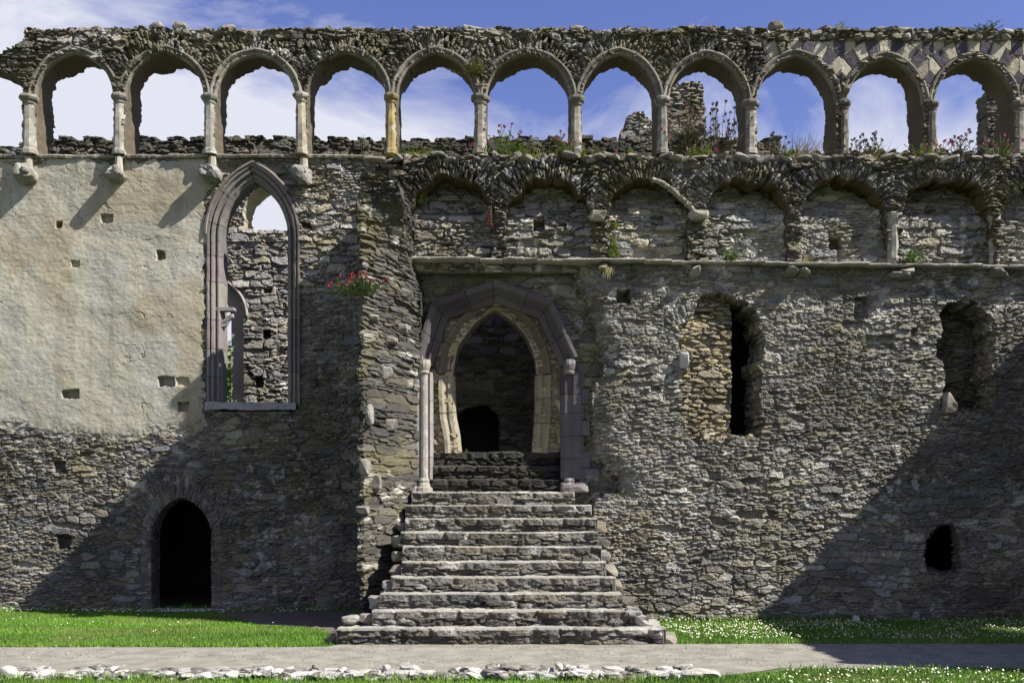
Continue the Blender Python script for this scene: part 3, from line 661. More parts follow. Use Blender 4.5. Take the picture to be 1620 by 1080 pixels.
# loose coping rubble along the very top
mb = MB(); x = float(PX(42, YP))
while x < float(PX(1690, YP)):
    px = CX+x*F/(D0+YP); top = 49+6*(float(fbm(np.array([px*.02]), np.array([.5]), 480, 3)[0])-.5)*2
    wd = RNG.uniform(.06, .2); hh = RNG.uniform(.035, .10)
    for kk in range(2):
        rock(mb, (x+wd/2, YP+RNG.uniform(.03, .18)+kk*.3, float(PZ(top+2, YP))+RNG.uniform(-.04, .03)), (wd*.62, RNG.uniform(.12, .22), hh), int(RNG.integers(1e6)), PAL_S[RNG.integers(8)]*RNG.uniform(.6, 1.1), RNG.uniform(0, 3), lo=True, tilt=RNG.uniform(-.35, .35), lich=.25)
    x += wd*.85
for a, b, s_ in ((245, 40, .16), (283, 41, .2), (150, 46, .14), (362, 42, .16), (745, 46, .2), (915, 46, .22), (1228, 38, .17), (1232, 44, .22), (993, 48, .16), (1400, 44, .15)):
    rock(mb, (float(PX(a, YP)), YP+.1, float(PZ(b, YP))), (s_*.75, .15, s_*.45), 490+a, PAL_S[a % 8]*.9, a*.3, lo=True, lich=.2)
mb.build('coping_rubble', M_ST, parapet)
for k, a in enumerate(range(1236, 1640, 39)):
    mb = MB(); rock(mb, (float(PX(a+RNG.uniform(-3, 3), YP-.06)), YP-.05, float(PZ(59+RNG.uniform(-1, 2), YP-.06))), (RNG.uniform(.06, .085), .12, RNG.uniform(.05, .065)), 500+k, (.15, .14, .12), lo=True, box=.4); mb.build('eaves_corbel', M_ST, parapet)

# ================================================================== INNER PARAPET behind the arcade
YI = 1.7
def sdI(X, Z):
    px = CX+X*F/(D0+YI)
    t = np.where(px < 1235, 223-6*(np.mod(px+9*np.floor(px/97), 47) < 30)-4*(hsh(np.floor(px/47), np.floor(px/47), 3)-.5), 240+3*np.sin(px*.31))
    t = np.where(px < 30, 232, t)
    return Z-PZ(t, YI)+(fbm(X*4, Z*4, 510, 3)-.5)*.08
def hI(X, Z): return rubble(X, Z, 520, .3, .11, .05, .3, pal=PAL_D*.8, lich=.06, moss=.1)
rear_par = relief('inner_parapet', None, M_ST, float(PX(-330, YI)), float(PX(1700, YI)), 8.8, float(PZ(210, YI)), YI, hI, sdI, depth=.45, res=.024, seg=.15, jpal=PAL_D)
rear_par['label'] = 'low dark slate parapet with stepped top seen behind the arcade columns'; rear_par['category'] = 'parapet'

# ================================================================== RIGHT RANGE
YC = -1.6
rangew = empty('rubble_range_wall', 'long right hand rubble wall with a row of blind arches above a thin ledge', 'wall', (2.8, YC, 0))
LEDGE = lambda px: np.interp(px, [560, 930, 1260, 1640], [409, 414, 418, 425])
C_OUT = P2([(918, 400), (916, 440), (926, 468), (944, 520), (957, 560), (954, 590), (939, 622), (943, 660), (946, 700), (950, 725), (984, 758), (984, 775), (945, 790), (935, 830), (940, 1000), (1700, 1000), (1700, 400)], YC)
R1 = P2([(1076, 552), (1072, 530), (1085, 512), (1092, 488), (1112, 470), (1140, 462), (1172, 468), (1195, 488), (1206, 515), (1205, 560), (1205, 690), (1150, 690), (1120, 700), (1092, 702), (1082, 680), (1086, 640), (1076, 610), (1088, 575)], YC)
R2 = P2([(1488, 655), (1484, 560), (1490, 500), (1508, 478), (1535, 470), (1560, 480), (1571, 505), (1572, 600), (1568, 655)], YC)
R3 = P2([(1464, 905), (1460, 868), (1468, 842), (1482, 830), (1503, 828), (1516, 845), (1520, 872), (1518, 906)], YC)
PUT_C = [(976, 458, 997, 480, .3), (1352, 470, 1372, 502, .12), (1370, 530, 1415, 552, .1), (1120, 745, 1140, 760, .08), (1260, 640, 1275, 650, .08), (1310, 780, 1326, 792, .08), (1030, 610, 1044, 620, .08), (1442, 520, 1452, 532, .1)]
def sdC(X, Z):
    px = CX+X*F/(D0+YC)
    s = sd_poly(X, Z, C_OUT)+(fbm(X*3.5, Z*3.5, 601, 4)-.5)*.14+(vn(X*11, Z*15, 603)-.5)*.05
    s = np.maximum(s, Z-PZ(LEDGE(px)+2, YC))
    n = (fbm(X*4.5, Z*6, 605, 4)-.5)*.32+(vn(X*13, Z*17, 607)-.5)*.05
    for P, q in ((R1, 1), (R2, 1), (R3, .25)): s = np.maximum(s, -(bbox_sd(X, Z, P)+n*q))
    return s
def ell_ring(cx, zc, rx, rz, wid, zmin):
    def f(X, Z):
        q = np.sqrt(((X-cx)/rx)**2+((Z-zc)/rz)**2); d = (q-1)*min(rx, rz)
        return (d > -.03) & (d < wid) & (Z > zmin), d, np.arctan2(Z-zc, X-cx)*(rx+.15)
    return f
def hC(X, Z):
    rings = [ell_ring(float(PX(1100, YC)), float(PZ(545, YC)), .3, .34, .36, float(PZ(540, YC)))]
    h, c = rubble(X, Z, 620, .22, .068, .034, .3, und=.028, pal=PAL_G*1.06, lich=.2, moss=.16, miss=.04, fine=.011, rings=rings)
    e = sd_poly(X, Z, C_OUT); h = h-.10*sm(-.3, .0, e)*(Z > 1.9)
    y_ = sm(.5, .7, fbm(X*.6, Z*.7, 631, 3))*sm(3.2, .5, Z); c = c*(1-.25*y_[..., None]*np.array((.1, .25, .6)))
    # the toe of the wall leans out a little
    return h+.05*sm(.5, 0, Z)-rects(X, Z, PUT_C, YC), c
xa1, xb1 = float(PX(1076, YC)), float(PX(1206, YC))
def backC(x, z, t):
    m1 = (x > xa1-.2) & (x < xb1+.1) & (z > float(PZ(705, YC))) & (z < float(PZ(455, YC)))
    sh = .80*np.clip(1-(x-xa1)/(xb1-xa1), 0, 1.05)
    return np.where(m1, x+t*sh, x), z
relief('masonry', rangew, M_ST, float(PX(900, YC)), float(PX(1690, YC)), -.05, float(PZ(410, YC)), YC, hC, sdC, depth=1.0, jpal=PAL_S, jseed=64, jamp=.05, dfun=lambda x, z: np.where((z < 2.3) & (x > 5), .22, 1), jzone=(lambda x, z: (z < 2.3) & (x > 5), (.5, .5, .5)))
relief('blocked_infill', rangew, M_ST, float(PX(1066, YC)), float(PX(1168, YC)), float(PZ(702, YC)), float(PZ(456, YC)), YC+.10, lambda X, Z: rubble(X, Z, 635, .28, .09, .06, .12, pal=PAL_Y*.98, lich=.05, moss=.08),
       lambda X, Z: X-PX(1160, YC)+(fbm(X*4, Z*6, 637, 4)-.5)*.09, depth=.9, jpal=PAL_Y*.5, tilt=lambda X, Z: .13*np.clip((X-PX(1080, YC))/.8, 0, 1))
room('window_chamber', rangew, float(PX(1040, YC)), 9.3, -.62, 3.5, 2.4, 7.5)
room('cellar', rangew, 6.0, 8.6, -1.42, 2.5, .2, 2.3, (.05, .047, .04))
# blocked back of the right hand window recess, with its loose jamb stone
relief('blocked_window', rangew, M_ST, float(PX(1478, YC)), float(PX(1580, YC)), float(PZ(662, YC)), float(PZ(462, YC)), YC+.68,
       lambda X, Z: rubble(X, Z, 640, .24, .08, .06, .2, pal=PAL_G*.5, lich=.05, moss=.25), None, depth=.2)
mb = MB(); rock(mb, (float(PX(1500, YC)), YC-.08, float(PZ(638, YC))), (.11, .14, .19), 645, (.2, .18, .14), cuts=6, box=.4, rough=.14, lo=False); mb.build('jamb_stone', M_DR, rangew)
mb = MB(); rock(mb, (float(PX(1081, YC)), YC-.06, float(PZ(571, YC))), (.075, .12, .13), 646, (.36, .35, .35), cuts=4, box=.3, rough=.06); mb.build('jamb_stone', M_DR, rangew)
mb = MB()
for k in range(12):
    a = 1486+k*7.5; rock(mb, (float(PX(a, YC)), YC+RNG.uniform(-.02, .2), float(PZ(659+RNG.uniform(-3, 3), YC))), (.075, .1, .045), 650+k, PAL_G[k % 8], lo=True)
for k in range(22):
    a = 1082+k*5.8; rock(mb, (float(PX(a, YC)), YC+RNG.uniform(0, .35), float(PZ(694+RNG.uniform(-8, 8), YC))), (RNG.uniform(.05, .11), .1, RNG.uniform(.035, .07)), 670+k, PAL_Y[k % 8]*.85, lo=True)
mb.build('window_sill', M_ST, rangew)
# ledge and the corbel stones beneath it
string('ledge', rangew, 632, 1690, 0, YC, .25, .038, 71, (.31, .295, .25), dip=LEDGE, back=.9)
for k, (a, b, sx_, sz_, c) in enumerate([(1098, 429, .09, .10, (.25, .24, .21)), (1252, 430, .10, .07, (.2, .19, .16)), (1270, 431, .09, .08, (.17, .16, .135)), (1433, 433, .13, .08, (.27, .255, .21)), (1420, 436, .15, .05, (.22, .21, .18)), (1578, 433, .16, .09, (.16, .155, .135)), (955, 424, .10, .06, (.2, .18, .13))]):
    mb = MB(); rock(mb, (float(PX(a, YC-.1)), YC-.1, float(PZ(b, YC-.1))), (sx_, .22, sz_), 700+k, np.array(c)*.85, cuts=9, rough=.26); mb.build('corbel_stone', M_DR, rangew)
# blind arcade
NF = [(650, 783, 283, 372), (801, 934, 285, 372), (962, 1090, 282, 372), (1117, 1246, 284, 372), (1266, 1400, 284, 372), (1424, 1563, 284, 372), (1582, 1722, 286, 372)]
NICH = []
for a, b, ap, spg in NF:
    hw = float((b-a)/2*(D0+YC)/F); zs = float(PZ(345, YC)); NICH.append((float(PX((a+b)/2, YC)), hw, zs, float(PZ(ap, YC))-zs, arch_poly(float(PX((a+b)/2, YC)), hw, 5.5, zs, float(PZ(ap, YC))-zs, 14)))
def sdD(X, Z):
    px = CX+X*F/(D0+YC)
    s = Z-(PZ(np.where(px < 640, 262, 253), YC)+(fbm(X*2.6, Z*0+.3, 711, 4)-.5)*.22)
    s = np.maximum(s, PZ(LEDGE(px)-1, YC)-Z)
    s = np.maximum(s, PX(596, YC)-X+(fbm(X*3, Z*3, 713, 3)-.5)*.15)
    n = (fbm(X*3.4, Z*3.4, 715, 4)-.5)*.26+(vn(X*13, Z*13, 717)-.5)*.05
    for A in NICH: s = np.maximum(s, -(bbox_sd(X, Z, A[4])+n))
    return s
def hD(X, Z):
    rings = [ring_of(A[0], A[2], A[1], A[4], .36, zmin=A[2]+.02) for A in NICH]
    h, c = rubble(X, Z, 720, .22, .075, .085, .25, und=.13, pal=PAL*.82, lich=.2, moss=.42, miss=.10, rings=rings, fine=.013)
    return h+.04, c
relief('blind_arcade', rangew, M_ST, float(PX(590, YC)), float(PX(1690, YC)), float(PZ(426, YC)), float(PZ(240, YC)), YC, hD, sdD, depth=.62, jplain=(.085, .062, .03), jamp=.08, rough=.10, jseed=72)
def tiltN(X, Z): return .42*sm(6.7, 7.5, Z)
PUT_N = [(845, 345, 862, 362, .25), (1315, 372, 1333, 392, .25), (1030, 337, 1052, 355, .12)]
relief('niche_back', rangew, M_ST, float(PX(600, YC)), float(PX(1690, YC)), float(PZ(428, YC)), float(PZ(255, YC)), YC+.12,
       lambda X, Z: (lambda hc_: (hc_[0]-rects(X, Z, PUT_N, YC), hc_[1]))(rubble(X, Z, 740, .24, .075, .055, .3, pal=PAL_G*1.55, lich=.35, moss=.08, miss=.06, fine=.011)), None, depth=.1, tilt=tiltN)
# little shafts and imposts on the piers
for k, (a, top, base, r, col) in enumerate([(1412, 345, 420, .10, (.22, .21, .18)), (1571, 345, 424, .08, (.22, .21, .18))]):
    mb = MB(); x = float(PX(a, YC)); zt = float(PZ(top, YC)); zb_ = float(PZ(base, YC))
    shaft(mb, x, YC-.02, [(zb_, r*1.05), (zb_+.4, r), (zt-.1, r*.95), (zt-.03, r*1.35), (zt+.05, r*1.5), (zt+.08, r*1.2)], n=9, col=col, er=.014, seed=760+k); mb.build('pier_shaft', M_DR, rangew)
for k, (a, b) in enumerate([(945, 345), (1103, 345)]):
    mb = MB(); rock(mb, (float(PX(a, YC)), YC-.05, float(PZ(b, YC))), (.17, .2, .08), 770+k, (.26, .25, .2), cuts=5, box=.35); mb.build('impost', M_DR, rangew)
mb = MB(); 
for k in range(16):
    a = 1040+k*4; b = 288+ (k/15.)**1.4*50; rock(mb, (float(PX(a-6+k*.2, YC)), YC-.09, float(PZ(b, YC))), (.05, .09, .035), 780+k, (.24, .23, .19), lo=True, tilt=-.3-k*.06)
mb.build('arch_moulding', M_DR, rangew)
# rubble along the broken head of the block
mb = MB(); a = 592.
while a < 1690:
    wd = RNG.uniform(.07, .2)
    for kk in range(3):
        rock(mb, (float(PX(a, YC)), YC+RNG.uniform(-.08, .1)+kk*.22, float(PZ(251+RNG.uniform(-3, 5), YC))+kk*.03), (wd, RNG.uniform(.08, .2), RNG.uniform(.03, .075)), int(RNG.integers(1e6)), PAL_S[RNG.integers(8)]*RNG.uniform(.7, 1.25), RNG.uniform(-.4, .4), lo=True, tilt=RNG.uniform(-.35, .35), lich=.3, rough=.24, cuts=9)
    a += wd*92*1.25
mb.build('wallhead_rubble', M_ST, rangew)
mb = MB(); n = 120; xs = np.linspace(float(PX(596, YC)), float(PX(1690, YC)), n); ys = np.linspace(YC+.05, -.1, 12)
Xg, Yg = np.meshgrid(xs, ys, indexing='ij'); Zg = float(PZ(254, YC))-.02+(fbm(Xg*3, Yg*3, 790, 4)-.5)*.12
mb.add(np.stack([Xg, Yg, Zg], -1).reshape(-1, 3), gridq(n, 12), None, (.14, .13, .07)); mb.build('turf_top', M_ST, rangew)

# ================================================================== LEFT FLANK of the porch: projecting broken pier
YF = -2.85
flank = empty('broken_flank_wall', 'dark ragged projecting stub of wall left of the staircase and doorway', 'wall', (float(PX(605, YF)), YF, 0))
FL_OUT = P2([(570, 1010), (570, 620), (571, 480), (572, 300), (578, 279), (604, 283), (625, 292), (640, 318), (634, 380), (648, 412), (656, 440), (654, 560), (650, 600), (650, 740), (636, 800), (638, 1010)], YF)
def sdF(X, Z): return sd_poly(X, Z, FL_OUT)+(fbm(X*4, Z*4, 801, 4)-.5)*.18+(vn(X*12, Z*16, 803)-.5)*.05
def hF(X, Z):
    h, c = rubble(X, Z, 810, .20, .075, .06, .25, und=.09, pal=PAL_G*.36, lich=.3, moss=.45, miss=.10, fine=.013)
    h = h+.22*sm(float(PZ(500, YF)), float(PZ(440, YF)), Z)-.16*sm(PX(612, YF), PX(640, YF), X)*sm(PZ(500, YF), PZ(620, YF), Z)
    return h, c
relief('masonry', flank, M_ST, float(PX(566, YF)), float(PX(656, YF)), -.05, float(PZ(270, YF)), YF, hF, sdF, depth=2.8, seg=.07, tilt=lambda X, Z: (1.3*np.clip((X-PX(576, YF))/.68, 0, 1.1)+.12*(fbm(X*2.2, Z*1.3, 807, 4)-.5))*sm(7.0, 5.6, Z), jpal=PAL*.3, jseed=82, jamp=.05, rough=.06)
for k, (a, b, sx_, sz_) in enumerate([(582, 652, .085, .2), (578, 738, .08, .13), (592, 760, .09, .14), (612, 668, .10, .10), (586, 500, .11, .07), (628, 505, .12, .08), (612, 528, .10, .06), (575, 806, .10, .07), (606, 585, .09, .11)]):
    mb = MB(); rock(mb, (float(PX(a, YF)), YF-.05+1.3*np.clip((a-576)/70., 0, 1)*(1 if b > 480 else .6), float(PZ(b, YF))), (sx_, .13, sz_), 820+k, (.17, .16, .14), cuts=5, box=.4, rough=.12); mb.build('quoin_stone', M_ST, flank)

# ================================================================== PORCH with the entrance arch
YB = -1.25
porch = empty('entrance_doorway', 'grand doorway at the head of the stairs with angular purple stone arch and recessed inner arch', 'doorway', (-.2, YB, 2.15))
ZF = 2.18
O_IN = P2([(682, 800), (682, 574), (706, 500), (785, 474), (853, 499), (889, 575), (889, 800)], YB)
def sdB(X, Z): return -(bbox_sd(X, Z, O_IN)-.2)
def hB(X, Z): return rubble(X, Z, 900, .26, .10, .03, .4, und=.03, pal=PAL_D*1.35, lich=.12, moss=.3)
relief('masonry', porch, M_ST, float(PX(606, YB)), float(PX(1000, YB)), 1.6, float(PZ(405, YB)), YB, hB, sdB, depth=.5, jpal=PAL_Y*.95, jseed=92, jamp=.04)
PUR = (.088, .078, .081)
lft = P2([(682, 766), (682, 575), (706, 500)], YB); apx = P2([(706, 500), (785, 474), (853, 499)], YB); rgt = P2([(853, 499), (889, 575), (889, 770)], YB)
full = np.vstack([lft, apx[1:], rgt[1:]])
arcp = P2([(682, 577), (706, 500), (785, 474), (853, 499), (889, 577)], YB)
pro = [(-.02, -.40), (-.02, -.16), (.03, -.10), (.07, -.02), (.10, -.06), (.14, -.05), (.17, .03), (.20, .10), (.245, .12), (.30, .115), (.315, -.02)]
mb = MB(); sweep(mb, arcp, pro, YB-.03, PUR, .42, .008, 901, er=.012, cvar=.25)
mb.build('outer_arch', M_DR, porch)
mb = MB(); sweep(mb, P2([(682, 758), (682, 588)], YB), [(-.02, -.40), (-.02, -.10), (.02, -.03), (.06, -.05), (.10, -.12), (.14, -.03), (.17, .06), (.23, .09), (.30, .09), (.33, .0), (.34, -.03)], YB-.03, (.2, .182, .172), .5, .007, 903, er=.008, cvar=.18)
jl = mb.build('door_jamb', M_DR, porch)
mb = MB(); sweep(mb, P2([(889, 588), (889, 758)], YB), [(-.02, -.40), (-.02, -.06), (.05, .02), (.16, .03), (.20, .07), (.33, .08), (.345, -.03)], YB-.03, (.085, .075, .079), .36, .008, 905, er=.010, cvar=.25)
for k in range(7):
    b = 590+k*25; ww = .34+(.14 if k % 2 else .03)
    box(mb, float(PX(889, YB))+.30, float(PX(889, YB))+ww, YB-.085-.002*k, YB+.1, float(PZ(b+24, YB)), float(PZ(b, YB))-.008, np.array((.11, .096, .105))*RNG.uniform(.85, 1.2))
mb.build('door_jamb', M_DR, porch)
mb = MB(); x = float(PX(671, YB)); shaft(mb, x, YB-.06, [(float(PZ(760, YB)), .075), (float(PZ(592, YB)), .072)], n=12, col=(.24, .218, .207), er=.003, seed=907, streak=.3); mb.build('door_shaft', M_DR, porch)
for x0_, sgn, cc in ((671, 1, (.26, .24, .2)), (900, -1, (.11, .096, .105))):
    x = float(PX(x0_, YB)); z0_ = float(PZ(590, YB)); z1_ = float(PZ(571, YB))
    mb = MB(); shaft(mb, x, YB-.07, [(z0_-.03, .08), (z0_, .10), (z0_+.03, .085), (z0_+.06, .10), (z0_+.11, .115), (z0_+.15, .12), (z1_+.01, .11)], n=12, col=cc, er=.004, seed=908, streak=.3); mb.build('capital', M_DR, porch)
    zb0 = float(PZ(779, YB)); mb = MB(); shaft(mb, x, YB-.08, [(zb0, .16), (zb0+.08, .155), (zb0+.10, .12), (zb0+.15, .105), (zb0+.17, .088), (zb0+.21, .10), (zb0+.25, .078)], n=12, col=cc, er=.004, seed=909, streak=.3); mb.build('shaft_base', M_DR, porch)
for a, b, w_ in ((652, 775, .14), (915, 770, .17), (895, 772, .1)):
    mb = MB(); rock(mb, (float(PX(a, YB)), YB-.08, float(PZ(b, YB))), (w_, .14, .10), 910+a, (.16, .145, .14), box=.3, cuts=4); mb.build('plinth_stone', M_DR, porch)
# inner order
YI2 = -.93
I_IN = np.vstack([P2([(728, 760), (727, 716), (724, 690), (718, 660), (717, 620)], YI2), arc_pts(float(PX(783, YI2)), float(66*(D0+YI2)/F), float(PZ(592, YI2)), float(101*(D0+YI2)/F), 14), P2([(847, 640), (845, 680), (842, 716), (842, 760)], YI2)])
def hI2(X, Z):
    h, c = rubble(X, Z, 920, .27, .13, .05, .5, und=.03, pal=PAL_Y*1.05, lich=.1, moss=.05)
    return h, c
relief('inner_wall', porch, M_ST, float(PX(655, YI2)), float(PX(915, YI2)), 2.88, float(PZ(455, YI2)), YI2, hI2, lambda X, Z: -(bbox_sd(X, Z, I_IN)+(fbm(X*5, Z*5, 922, 3)-.5)*.03), depth=.55, jplain=(.16, .135, .09), jamp=.03, rough=.05, jseed=93)
mb = MB(); sweep(mb, arc_pts(float(PX(783, YI2)), float(67*(D0+YI2)/F), float(PZ(592, YI2)), float(102*(D0+YI2)/F), 18), [(-.02, -.4), (-.02, -.06), (.02, .0), (.05, .02), (.08, -.02), (.10, .02), (.19, .12), (.225, .13), (.24, -.02)], YI2, (.115, .10, .072), .42, .008, 925, er=.008, cvar=.15)
mb.build('inner_arch', M_DR, porch)
mb = MB(); sweep(mb, P2([(728, 716), (726, 690), (720, 660), (718, 625), (718, 594)], YI2), [(-.02, -.4), (-.02, -.03), (.04, .04), (.10, .05), (.13, .02), (.20, .10), (.26, .10), (.27, -.02)], YI2, (.215, .193, .145), .55, .012, 927, er=.03, cvar=.2)
mb.build('inner_jamb', M_DR, porch)
mb = MB(); sweep(mb, P2([(848, 594), (848, 640), (846, 680), (843, 716)], YI2), [(-.02, -.4), (-.02, -.03), (.04, .04), (.10, .05), (.13, .02), (.20, .08), (.26, .08), (.27, -.02)], YI2, (.2, .175, .115), .5, .012, 929, er=.02, cvar=.2)
mb.build('inner_jamb', M_DR, porch)
# passage beyond
YW = 2.4
pw = arch_poly(float(PX(757, YW)), .45, 2.0, float(PZ(668, YW)), .36, 8)
relief('passage_wall', porch, M_ST, -2.4, 1.6, 2.0, 7.6, YW, lambda X, Z: rubble(X, Z, 930, .28, .10, .05, .3, pal=PAL_S*1.2, lich=.15, moss=.1), lambda X, Z: -(bbox_sd(X, Z, pw)+(fbm(X*5, Z*5, 932, 3)-.5)*.08), depth=.8, res=.022, jpal=PAL_D)
mb = MB(); box(mb, -2.4, 1.6, -.6, 4.6, 2.6, 2.86, (.13, .12, .10)); box(mb, -2.6, -2.4, -.2, 4.6, 2, 7.8, (.13, .12, .10)); box(mb, 1.6, 1.8, -.2, 4.6, 2, 7.8, (.13, .12, .10)); box(mb, -2.6, 1.8, 4.6, 4.8, 2, 7.8, (.1, .09, .08)); box(mb, -2.6, 1.8, 2.6, 4.7, 5.0, 5.3, (.12, .11, .1))
mb.build('passage', M_ST, porch)

# ================================================================== STAIRS
stairs = empty('stone_staircase', 'broad flight of ten worn rubble steps widening down to the path', 'stairs', (-.1, -4.6, 0))
def step(parent, x0, x1, z0, z1, yf, run, seed, pal, nm='step', rag=.06, res=.015, nose=.1, lich=.45, dustc=1.):
    H_ = z1-z0; nt_ = int((H_+run)/res)+1; nx = int((x1-x0)/res)+1
    u, t = np.meshgrid(np.linspace(x0, x1, nx), np.linspace(0, H_+run, nt_))
    top = t > H_
    # worn outline: stones of uneven length along the nosing
    nid = np.floor(u/.33+.6*vn(u*1.7, u*0+seed, seed)); nr = hsh(nid, nid*0+seed, seed)
    zz = np.where(top, H_-.5*nose, t); below = t < H_-nose
    h1, c1 = rubble(u, t+z0+seed*3.1, 1000+seed, .30, .085, .045, .15, und=.02, pal=pal, lich=lich, moss=.12, miss=.05)
    h2, c2 = rubble(u, 30.25+seed*7.3+(t-H_), 1050+seed, .40, .5, .05, .0, und=.02, pal=pal*1.05, lich=lich, moss=.06, miss=.02)
    g = np.where(top, (fbm(u*4, (t-H_)*7, seed, 4)-.5)*.035, 0)
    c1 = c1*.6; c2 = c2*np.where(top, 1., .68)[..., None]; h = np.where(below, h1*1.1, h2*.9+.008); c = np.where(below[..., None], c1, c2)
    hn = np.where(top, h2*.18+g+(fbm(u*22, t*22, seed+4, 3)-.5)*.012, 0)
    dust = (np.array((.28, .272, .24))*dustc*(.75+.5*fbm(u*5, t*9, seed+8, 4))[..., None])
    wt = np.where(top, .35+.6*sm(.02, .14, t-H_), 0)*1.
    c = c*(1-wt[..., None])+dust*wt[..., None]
    yb = np.where(top, yf+(t-H_), yf); zb_ = np.where(top, z1, z0+t)
    fade = np.where(top, np.clip(1-(t-H_)/.10, 0, 1), 1)
    ww = (fbm(u*.9, u*0+seed*2.2, seed+20, 4)-.5)
    Y = yb-(h+(vn(u*2.7, u*0+seed, seed+3)-.5)*.06)*fade+ww*.05*fade; Z = zb_+hn+ww*.02*sm(0, H_, t)-np.where(top, .02*np.clip(1-(t-H_)/.03, 0, 1), .008*sm(H_-.02, H_, t))
    V = np.stack([u, Y, Z], -1)
    e0 = (fbm(t[:, 0]*7, t[:, 0]*0+seed, seed+30, 3)-.5)*rag*2; V[:, 0, 0] += e0; V[:, -1, 0] += (fbm(t[:, 0]*7, t[:, 0]*0+seed+9, seed+31, 3)-.5)*rag*2
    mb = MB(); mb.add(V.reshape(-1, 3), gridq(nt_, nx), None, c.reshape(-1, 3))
    for j in (0, nx-1):                                  # ends
        L = V[:, j, :]; B = L.copy(); B[:, 2] = z0; B[:, 1] = np.maximum(L[:, 1], yf)
        mb.add(np.vstack([L, B]), gridq(2, nt_), None, c[:, min(nx-1, max(0, j)), :].repeat(1, 0).tolist()*2)
    return mb.build(nm, M_ST, parent)
LS = [(534, 1050), (588, 1000), (601, 983), (621, 971), (634, 957), (636, 950), (633, 944), (641, 941), (644, 936), (650, 907)]
yf = -4.62; RUN = .33; RISE = .218
for k, (a, b) in enumerate(LS):
    s = step(stairs, float(PX(a, yf)), float(PX(b, yf)), -.02 if k == 0 else RISE*k-.03, RISE*(k+1), yf, .75 if k < 9 else .8, 3+k, PAL_G*.92)
    yf += RUN if k < 9 else 0
for k in range(16):                                         # rubble where the flight breaks up at either end
    sd_ = k % 2; kk = k//2; y_ = -4.5+.33*kk; a, b = LS[kk]
    px = (a-4 if sd_ else b+6)
    mb = MB()
    rock(mb, (float(PX(px, y_)), y_+.1, RISE*kk+.07), (RNG.uniform(.10, .2), .2, .10), 1100+k, PAL_S[k % 8]*1.0, lo=True, box=.4, lich=.15, rough=.24); mb.build('edge_stone', M_ST, stairs)
for a, b, s_ in ((1012, 972, .12), (1030, 985, .13), (1003, 960, .09), (556, 975, .1), (1020, 1006, .15)):
    y_ = -4.2; mb = MB(); rock(mb, (float(PX(a, y_)), y_, float(PZ(b+6, y_))), (s_*1.2, .2, s_*.75), 1130+a, (.26, .25, .23), box=.4, rough=.22); mb.build('edge_stone', M_ST, stairs)
# core under the flight so nothing hollow shows from the side
mb = MB()
for k, (a, b) in enumerate(LS):
    y_ = -4.62+RUN*k; box(mb, float(PX(a, y_))+.12, float(PX(b, y_))-.12, y_+.1, y_+.1+RUN+.002, -.02, RISE*(k+1)-.06, (.2, .185, .16))
mb.build('core', M_ST, stairs)
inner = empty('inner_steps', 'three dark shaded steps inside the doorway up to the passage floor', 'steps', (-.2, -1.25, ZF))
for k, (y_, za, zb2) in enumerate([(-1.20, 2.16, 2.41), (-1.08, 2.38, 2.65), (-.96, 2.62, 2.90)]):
    step(inner, float(PX(681, YB))-.05, float(PX(889, YB))+.05, za, zb2, y_, .5, 23+k, PAL_D*.45, lich=0, dustc=.16)  # dark palette and dimmed dust put the doorway's shade into the step colour

# ================================================================== FAR HALL WALL through the lancet
YFAR = 7.0
far = empty('far_hall_wall', 'sunlit rubble wall across the roofless hall seen through the lancet window', 'wall', (float(PX(400, YFAR)), YFAR, 0))
FA = arch_poly(float(PX(432, YFAR)), .77, float(PZ(363, YFAR)), float(PZ(345, YFAR)), .95, 10); FA2 = arch_poly(float(PX(318, YFAR)), .67, float(PZ(366, YFAR)), float(PZ(345, YFAR)), .95, 10)
FWn = arch_poly(float(PX(335, YFAR)), .83, float(PZ(648, YFAR)), float(PZ(500, YFAR)), .9, 12)
FW_hole = arch_poly(float(PX(335, YFAR)), .47, float(PZ(648, YFAR)), float(PZ(505, YFAR)), .75, 12)
PUT_F = [(417, 455, 430, 464, .3), (417, 522, 429, 535, .3), (405, 595, 416, 612, .25)]
def sdFar(X, Z): 
    n = (fbm(X*4, Z*4, 1201, 3)-.5)*.15
    return np.maximum.reduce([-(bbox_sd(X, Z, FA)+n), -(bbox_sd(X, Z, FA2)+n), -bbox_sd(X, Z, FWn)])
def hFar(X, Z):
    h, c = rubble(X, Z, 1210, .28, .10, .05, .3, und=.06, pal=PAL_G*1.15, lich=.25, moss=.08, rings=[ring_of(float(PX(432, YFAR)), float(PZ(345, YFAR)), .77, FA, .35)])
    return h+.10*sm(.02, .0, np.abs(Z-float(PZ(383, YFAR))))-rects(X, Z, PUT_F, YFAR), c
relief('masonry', far, M_ST, float(PX(255, YFAR)), float(PX(560, YFAR)), 2.0, 10.9, YFAR, hFar, sdFar, depth=.9, res=.024, jplain=(.3, .27, .2), jamp=.03)
relief('window_reveal', far, M_PL, float(PX(270, YFAR)), float(PX(395, YFAR)), float(PZ(650, YFAR)), float(PZ(430, YFAR)), YFAR+.1, lambda X, Z: ((fbm(X*3, Z*3, 1220, 4)-.5)*.03, np.array((.33, .29, .23))*(.75+.5*fbm(X*2, Z*2, 1222, 4))[..., None]),
       lambda X, Z: np.maximum(bbox_sd(X, Z, FWn)-.08, -bbox_sd(X, Z, FW_hole)), depth=.5, res=.03, jplain=(.36, .31, .22))
mb = MB(); sweep(mb, arc_pts(float(PX(335, YFAR)), .85, float(PZ(500, YFAR)), .92, 18), [(0, -.1), (0, .06), (.05, .09), (.09, .04), (.09, -.1)], YFAR, (.2, .185, .17), .5, seed=1225, er=.01); mb.build('hood_mould', M_DR, far)

